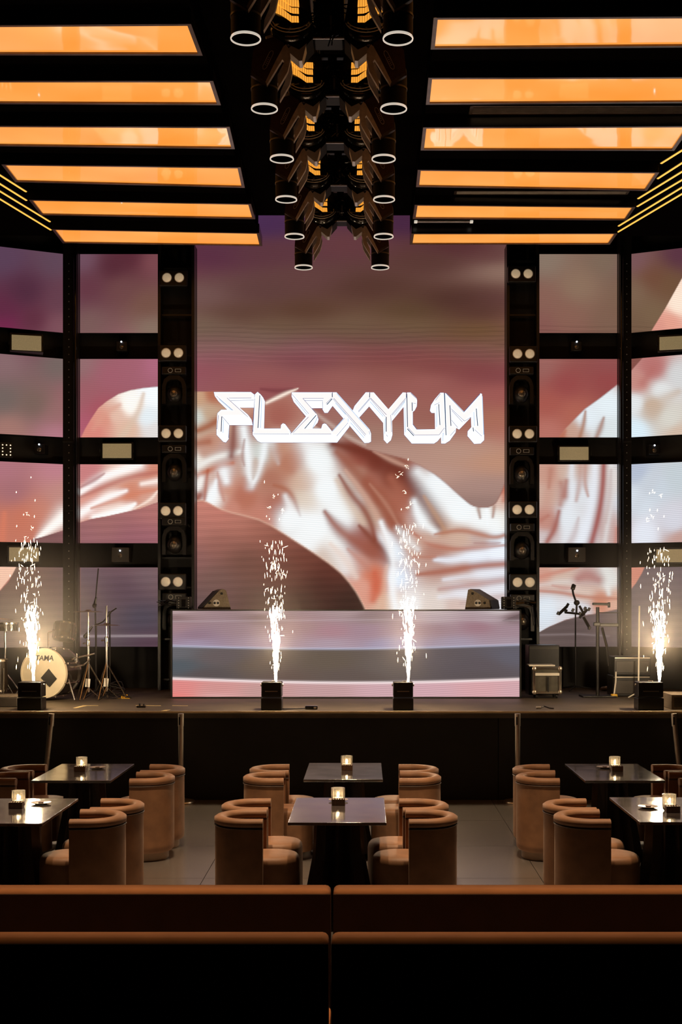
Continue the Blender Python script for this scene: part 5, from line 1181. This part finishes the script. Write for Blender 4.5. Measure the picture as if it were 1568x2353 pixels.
for i, (nm, px, py, sau) in enumerate(ware):
    d = (EYE-TZ)*F/(py-CY); x = XX(px, d)
    if not used: c, b = cd0, bx0_
    else: c, b = dup(cd0, (0, 0, 0), 0, ''), dup(bx0_, (0, 0, 0), 0, '')
    used = True
    c.location = (x, d+.03, TZ+.001); c['label'] = 'faceted glass with a lit candle on the '+nm; c['group'] = 'candle glasses on the tables'
    b.location = (x+.005, d-.05, TZ+.001); b['label'] = 'small brown condiment box before the candle glass on the '+nm; b['group'] = 'condiment boxes on the tables'
    if sau:
        s_ = sc0 if not sused else dup(sc0, (0, 0, 0), 0, ''); sused = True
        dx = {0: .0, 2: .12, 3: .14, 4: -.07, 5: -.13}[i]; s_.location = (x+dx, d+.155, TZ+.001); s_['label'] = 'small saucer behind the candle glass on the '+nm; s_['group'] = 'saucers on the tables'

# ================================================================== CHAIRS
CR = .258
def make_chair():
    """tub chair, open towards +x"""
    t = thing('tub_chair', '', 'chair')
    # plan path of the shell centre line: wing -> round back -> wing
    th = .075; rc = CR-th/2; path = []
    for x in (.11, .07, .03): path.append((x, -rc, 0, -1))
    for i in range(25): a = -PI/2-PI*i/24; path.append((rc*math.cos(a), rc*math.sin(a), math.cos(a), math.sin(a)))
    for x in (.03, .07, .11): path.append((x, rc, 0, 1))
    def sweep(prof, ends=.0):
        m = MB(); k = len(prof); vs = []
        for j, (x, y, nx, ny) in enumerate(path):
            for (o_, z) in prof: vs.append((x+nx*o_, y+ny*o_, z))
        fs = [(j*k+i, j*k+(i+1) % k, (j+1)*k+(i+1) % k, (j+1)*k+i) for j in range(len(path)-1) for i in range(k)]
        fs += [tuple(range(k)), tuple((len(path)-1)*k+i for i in range(k-1, -1, -1))]
        m.add(vs, fs); return m
    h = th/2
    sh = sweep([(h-.02, .075), (h-.004, .095), (h, .14), (h, .40), (h, .672), (-h+.012, .672), (-h+.012, .38), (-h+.012, .075)]).build('shell', M_velvet, t, smooth=50)
    ro = [(math.cos(a)*(h+.006)*(1 if abs(math.cos(a)) > .2 else 1), .708+math.sin(a)*.036) for a in [2*PI*i/12 for i in range(12)]]
    ro = [(math.copysign(min(abs(x)*1.15, h+.006), x), z) for x, z in ro]
    sweep(ro).build('top_roll', M_velvet, t, smooth=60)
    sweep([(h+.004, .668), (h+.007, .673), (h+.004, .678), (-h, .678), (-h, .668)]).build('piping', M_piping, t)
    # seat: stadium cushion
    m = MB(); n = 28; prof = [(.0, .074), (.0, .38), (.0, .405), (-.006, .43), (-.022, .448), (-.06, .457), (-.15, .460)]
    vs = []
    rs = CR-.055
    for (o_, z) in prof:
        for i in range(n):
            a = 2*PI*i/n; r = max(rs+o_+.03*max(0, math.cos(a)), .01); cx_ = .135 if math.cos(a) > 0 else .0
            cx_ = .135*(.5+.5*math.tanh(4*math.cos(a)))
            vs.append((r*math.cos(a)+cx_, r*math.sin(a)*(1+.12*max(0, math.cos(a))), z))
    fs = [(j*n+i, j*n+(i+1) % n, (j+1)*n+(i+1) % n, (j+1)*n+i) for j in range(len(prof)-1) for i in range(n)]+[tuple(range(n-1, -1, -1)), tuple(range((len(prof)-1)*n, len(prof)*n))]
    m.add(vs, fs); m.build('seat', M_velvet, t, smooth=50)
    MB().lathe([(0, 0), (.205, 0), (.21, .01), (.21, .075), (0, .075)], n=36).build('plinth', M_plinth, t)
    return t
c0 = make_chair(); first = True
chairs = [  # back x, depth, opens towards (+1 right / -1 left), label
 (-1.11, 9.49, 1, 'brown velvet tub chair, nearest, left side of the centre front table'), (-1.115, 10.01, 1, 'brown velvet tub chair, farther, left side of the centre front table'),
 (-1.10, 11.62, 1, 'brown velvet tub chair, nearer, left side of the centre back table'), (-1.09, 12.15, 1, 'brown velvet tub chair, farther, left side of the centre back table'),
 (.676, 9.49, -1, 'brown velvet tub chair with creased back, nearest, right side of the centre front table'), (.644, 10.01, -1, 'brown velvet tub chair, farther, right side of the centre front table'),
 (.68, 11.62, -1, 'brown velvet tub chair, nearer, right side of the centre back table'), (.688, 12.15, -1, 'brown velvet tub chair, farther, right side of the centre back table'),
 (-1.776, 9.49, -1, 'brown velvet tub chair, nearest, right side of the left front table'), (-1.735, 10.02, -1, 'brown velvet tub chair, farther, right side of the left front table'),
 (-1.73, 11.60, -1, 'tub chair with visible plinth, nearer, right side of the left back table'), (-1.715, 12.15, -1, 'brown velvet tub chair, farther, right side of the left back table'),
 (-3.47, 11.62, 1, 'tub chair cut by the frame, nearer, left side of the left back table'), (-3.45, 12.15, 1, 'tub chair cut by the frame, farther, left side of the left back table'),
 (1.40, 9.49, 1, 'brown velvet tub chair, nearest, left side of the right front table'), (1.391, 10.01, 1, 'brown velvet tub chair, farther, left side of the right front table'),
 (1.367, 11.62, 1, 'tub chair with visible plinth, nearer, left side of the right back table'), (1.40, 12.15, 1, 'brown velvet tub chair, farther, left side of the right back table'),
 (3.16, 11.62, -1, 'tub chair cut by the frame, nearer, right side of the right back table'), (3.14, 12.15, -1, 'tub chair cut by the frame, farther, right side of the right back table')]
rnd = random.Random(5)
for i, (xb, y, s, lab) in enumerate(chairs):
    o = c0 if first else dup(c0, (0, 0, 0), 0, lab); first = False
    o.location = (xb+s*CR, y, 0); o.rotation_euler = (0, 0, (0 if s > 0 else PI)+rnd.uniform(-.05, .05)); o['label'] = lab; o['group'] = 'brown velvet tub chairs around the tables'

# ================================================================== SOFAS
def sofa(xa, xb, yback, facing, label, wob=0.0):
    """facing +1: seat towards the stage; -1: seat towards the camera.  yback = depth of the back face away from the seat"""
    W_ = xb-xa; t = thing('banquette_sofa', label, 'sofa', ((xa+xb)/2, yback, 0), 0, 'long brown banquettes in the foreground')
    f = facing
    MB().box((0, f*.07, .48), (W_-.012, .14, .84), bev=.028).build('backrest', M_sofa, t)
    MB().box((0, -f*.001, .475), (W_-.014, .01, .81), bev=.004).build('rear_shade_panel', M_rear_shade, t)  # thin sheet carrying the painted shade of the unlit back
    MB().box((0, f*.37, .38), (W_-.016, .45, .13), bev=.035).build('seat', M_sofa, t)
    MB().box((0, f*.35, .19), (W_-.03, .42, .24), bev=.01).build('base', M_sofa, t)
    MB().box((0, f*.3, .04), (W_-.06, .5, .078), bev=.004).build('plinth', M_black, t)
sofa(-3.5, -.165, 6.30, 1, 'long brown banquette facing the stage, left one of the farther pair')
sofa(-.165, 3.6, 6.30, 1, 'long brown banquette facing the stage, right one of the farther pair')
sofa(-3.1, -.15, 5.39, 1, 'long brown banquette back nearest the camera, left one')
sofa(-.15, 3.2, 5.39, 1, 'long brown banquette back nearest the camera, right one')

# ================================================================== HAZE AROUND THE FOUNTAINS
def haze_mat(dens, r):
    hm = bpy.data.materials.new('warm_smoke'); hm.use_nodes = True; nt = hm.node_tree; nt.nodes.clear()
    out = nt.nodes.new('ShaderNodeOutputMaterial'); vs_ = nt.nodes.new('ShaderNodeVolumeScatter'); vs_.inputs['Color'].default_value = (1, .92, .8, 1)
    vs_.inputs['Anisotropy'].default_value = .1
    tc = nt.nodes.new('ShaderNodeTexCoord'); mp = nt.nodes.new('ShaderNodeMapping'); mp.inputs['Scale'].default_value = (1/r[0], 1/r[1], 1/r[2])
    ln = nt.nodes.new('ShaderNodeVectorMath'); ln.operation = 'LENGTH'
    mr = nt.nodes.new('ShaderNodeMapRange'); mr.interpolation_type = 'SMOOTHERSTEP'; mr.inputs['From Min'].default_value = 0; mr.inputs['From Max'].default_value = 1
    mr.inputs['To Min'].default_value = dens; mr.inputs['To Max'].default_value = 0
    nt.links.new(tc.outputs['Object'], mp.inputs[0]); nt.links.new(mp.outputs[0], ln.inputs[0]); nt.links.new(ln.outputs['Value'], mr.inputs['Value'])
    nt.links.new(mr.outputs[0], vs_.inputs['Density'])
    nt.links.new(vs_.outputs[0], out.inputs['Volume']); return hm
for k, (px, wp, nx, ytop, where) in enumerate(machines):
    big = k in (0, 3); d = 15.22; x = XX(nx, d)
    r = (1.4, 1.1, 1.25) if big else (.8, .8, 1.1)
    o = MB().ball((0, 0, 0), 1.0, r, n=32).build('smoke_haze', haze_mat(.14 if big else .07, r), loc=(x, d+.25, ST+.02+r[2]), smooth=180)
    tag(o, 'thin warm smoke glowing around the spark fountain '+where, 'smoke', None, 'stuff')
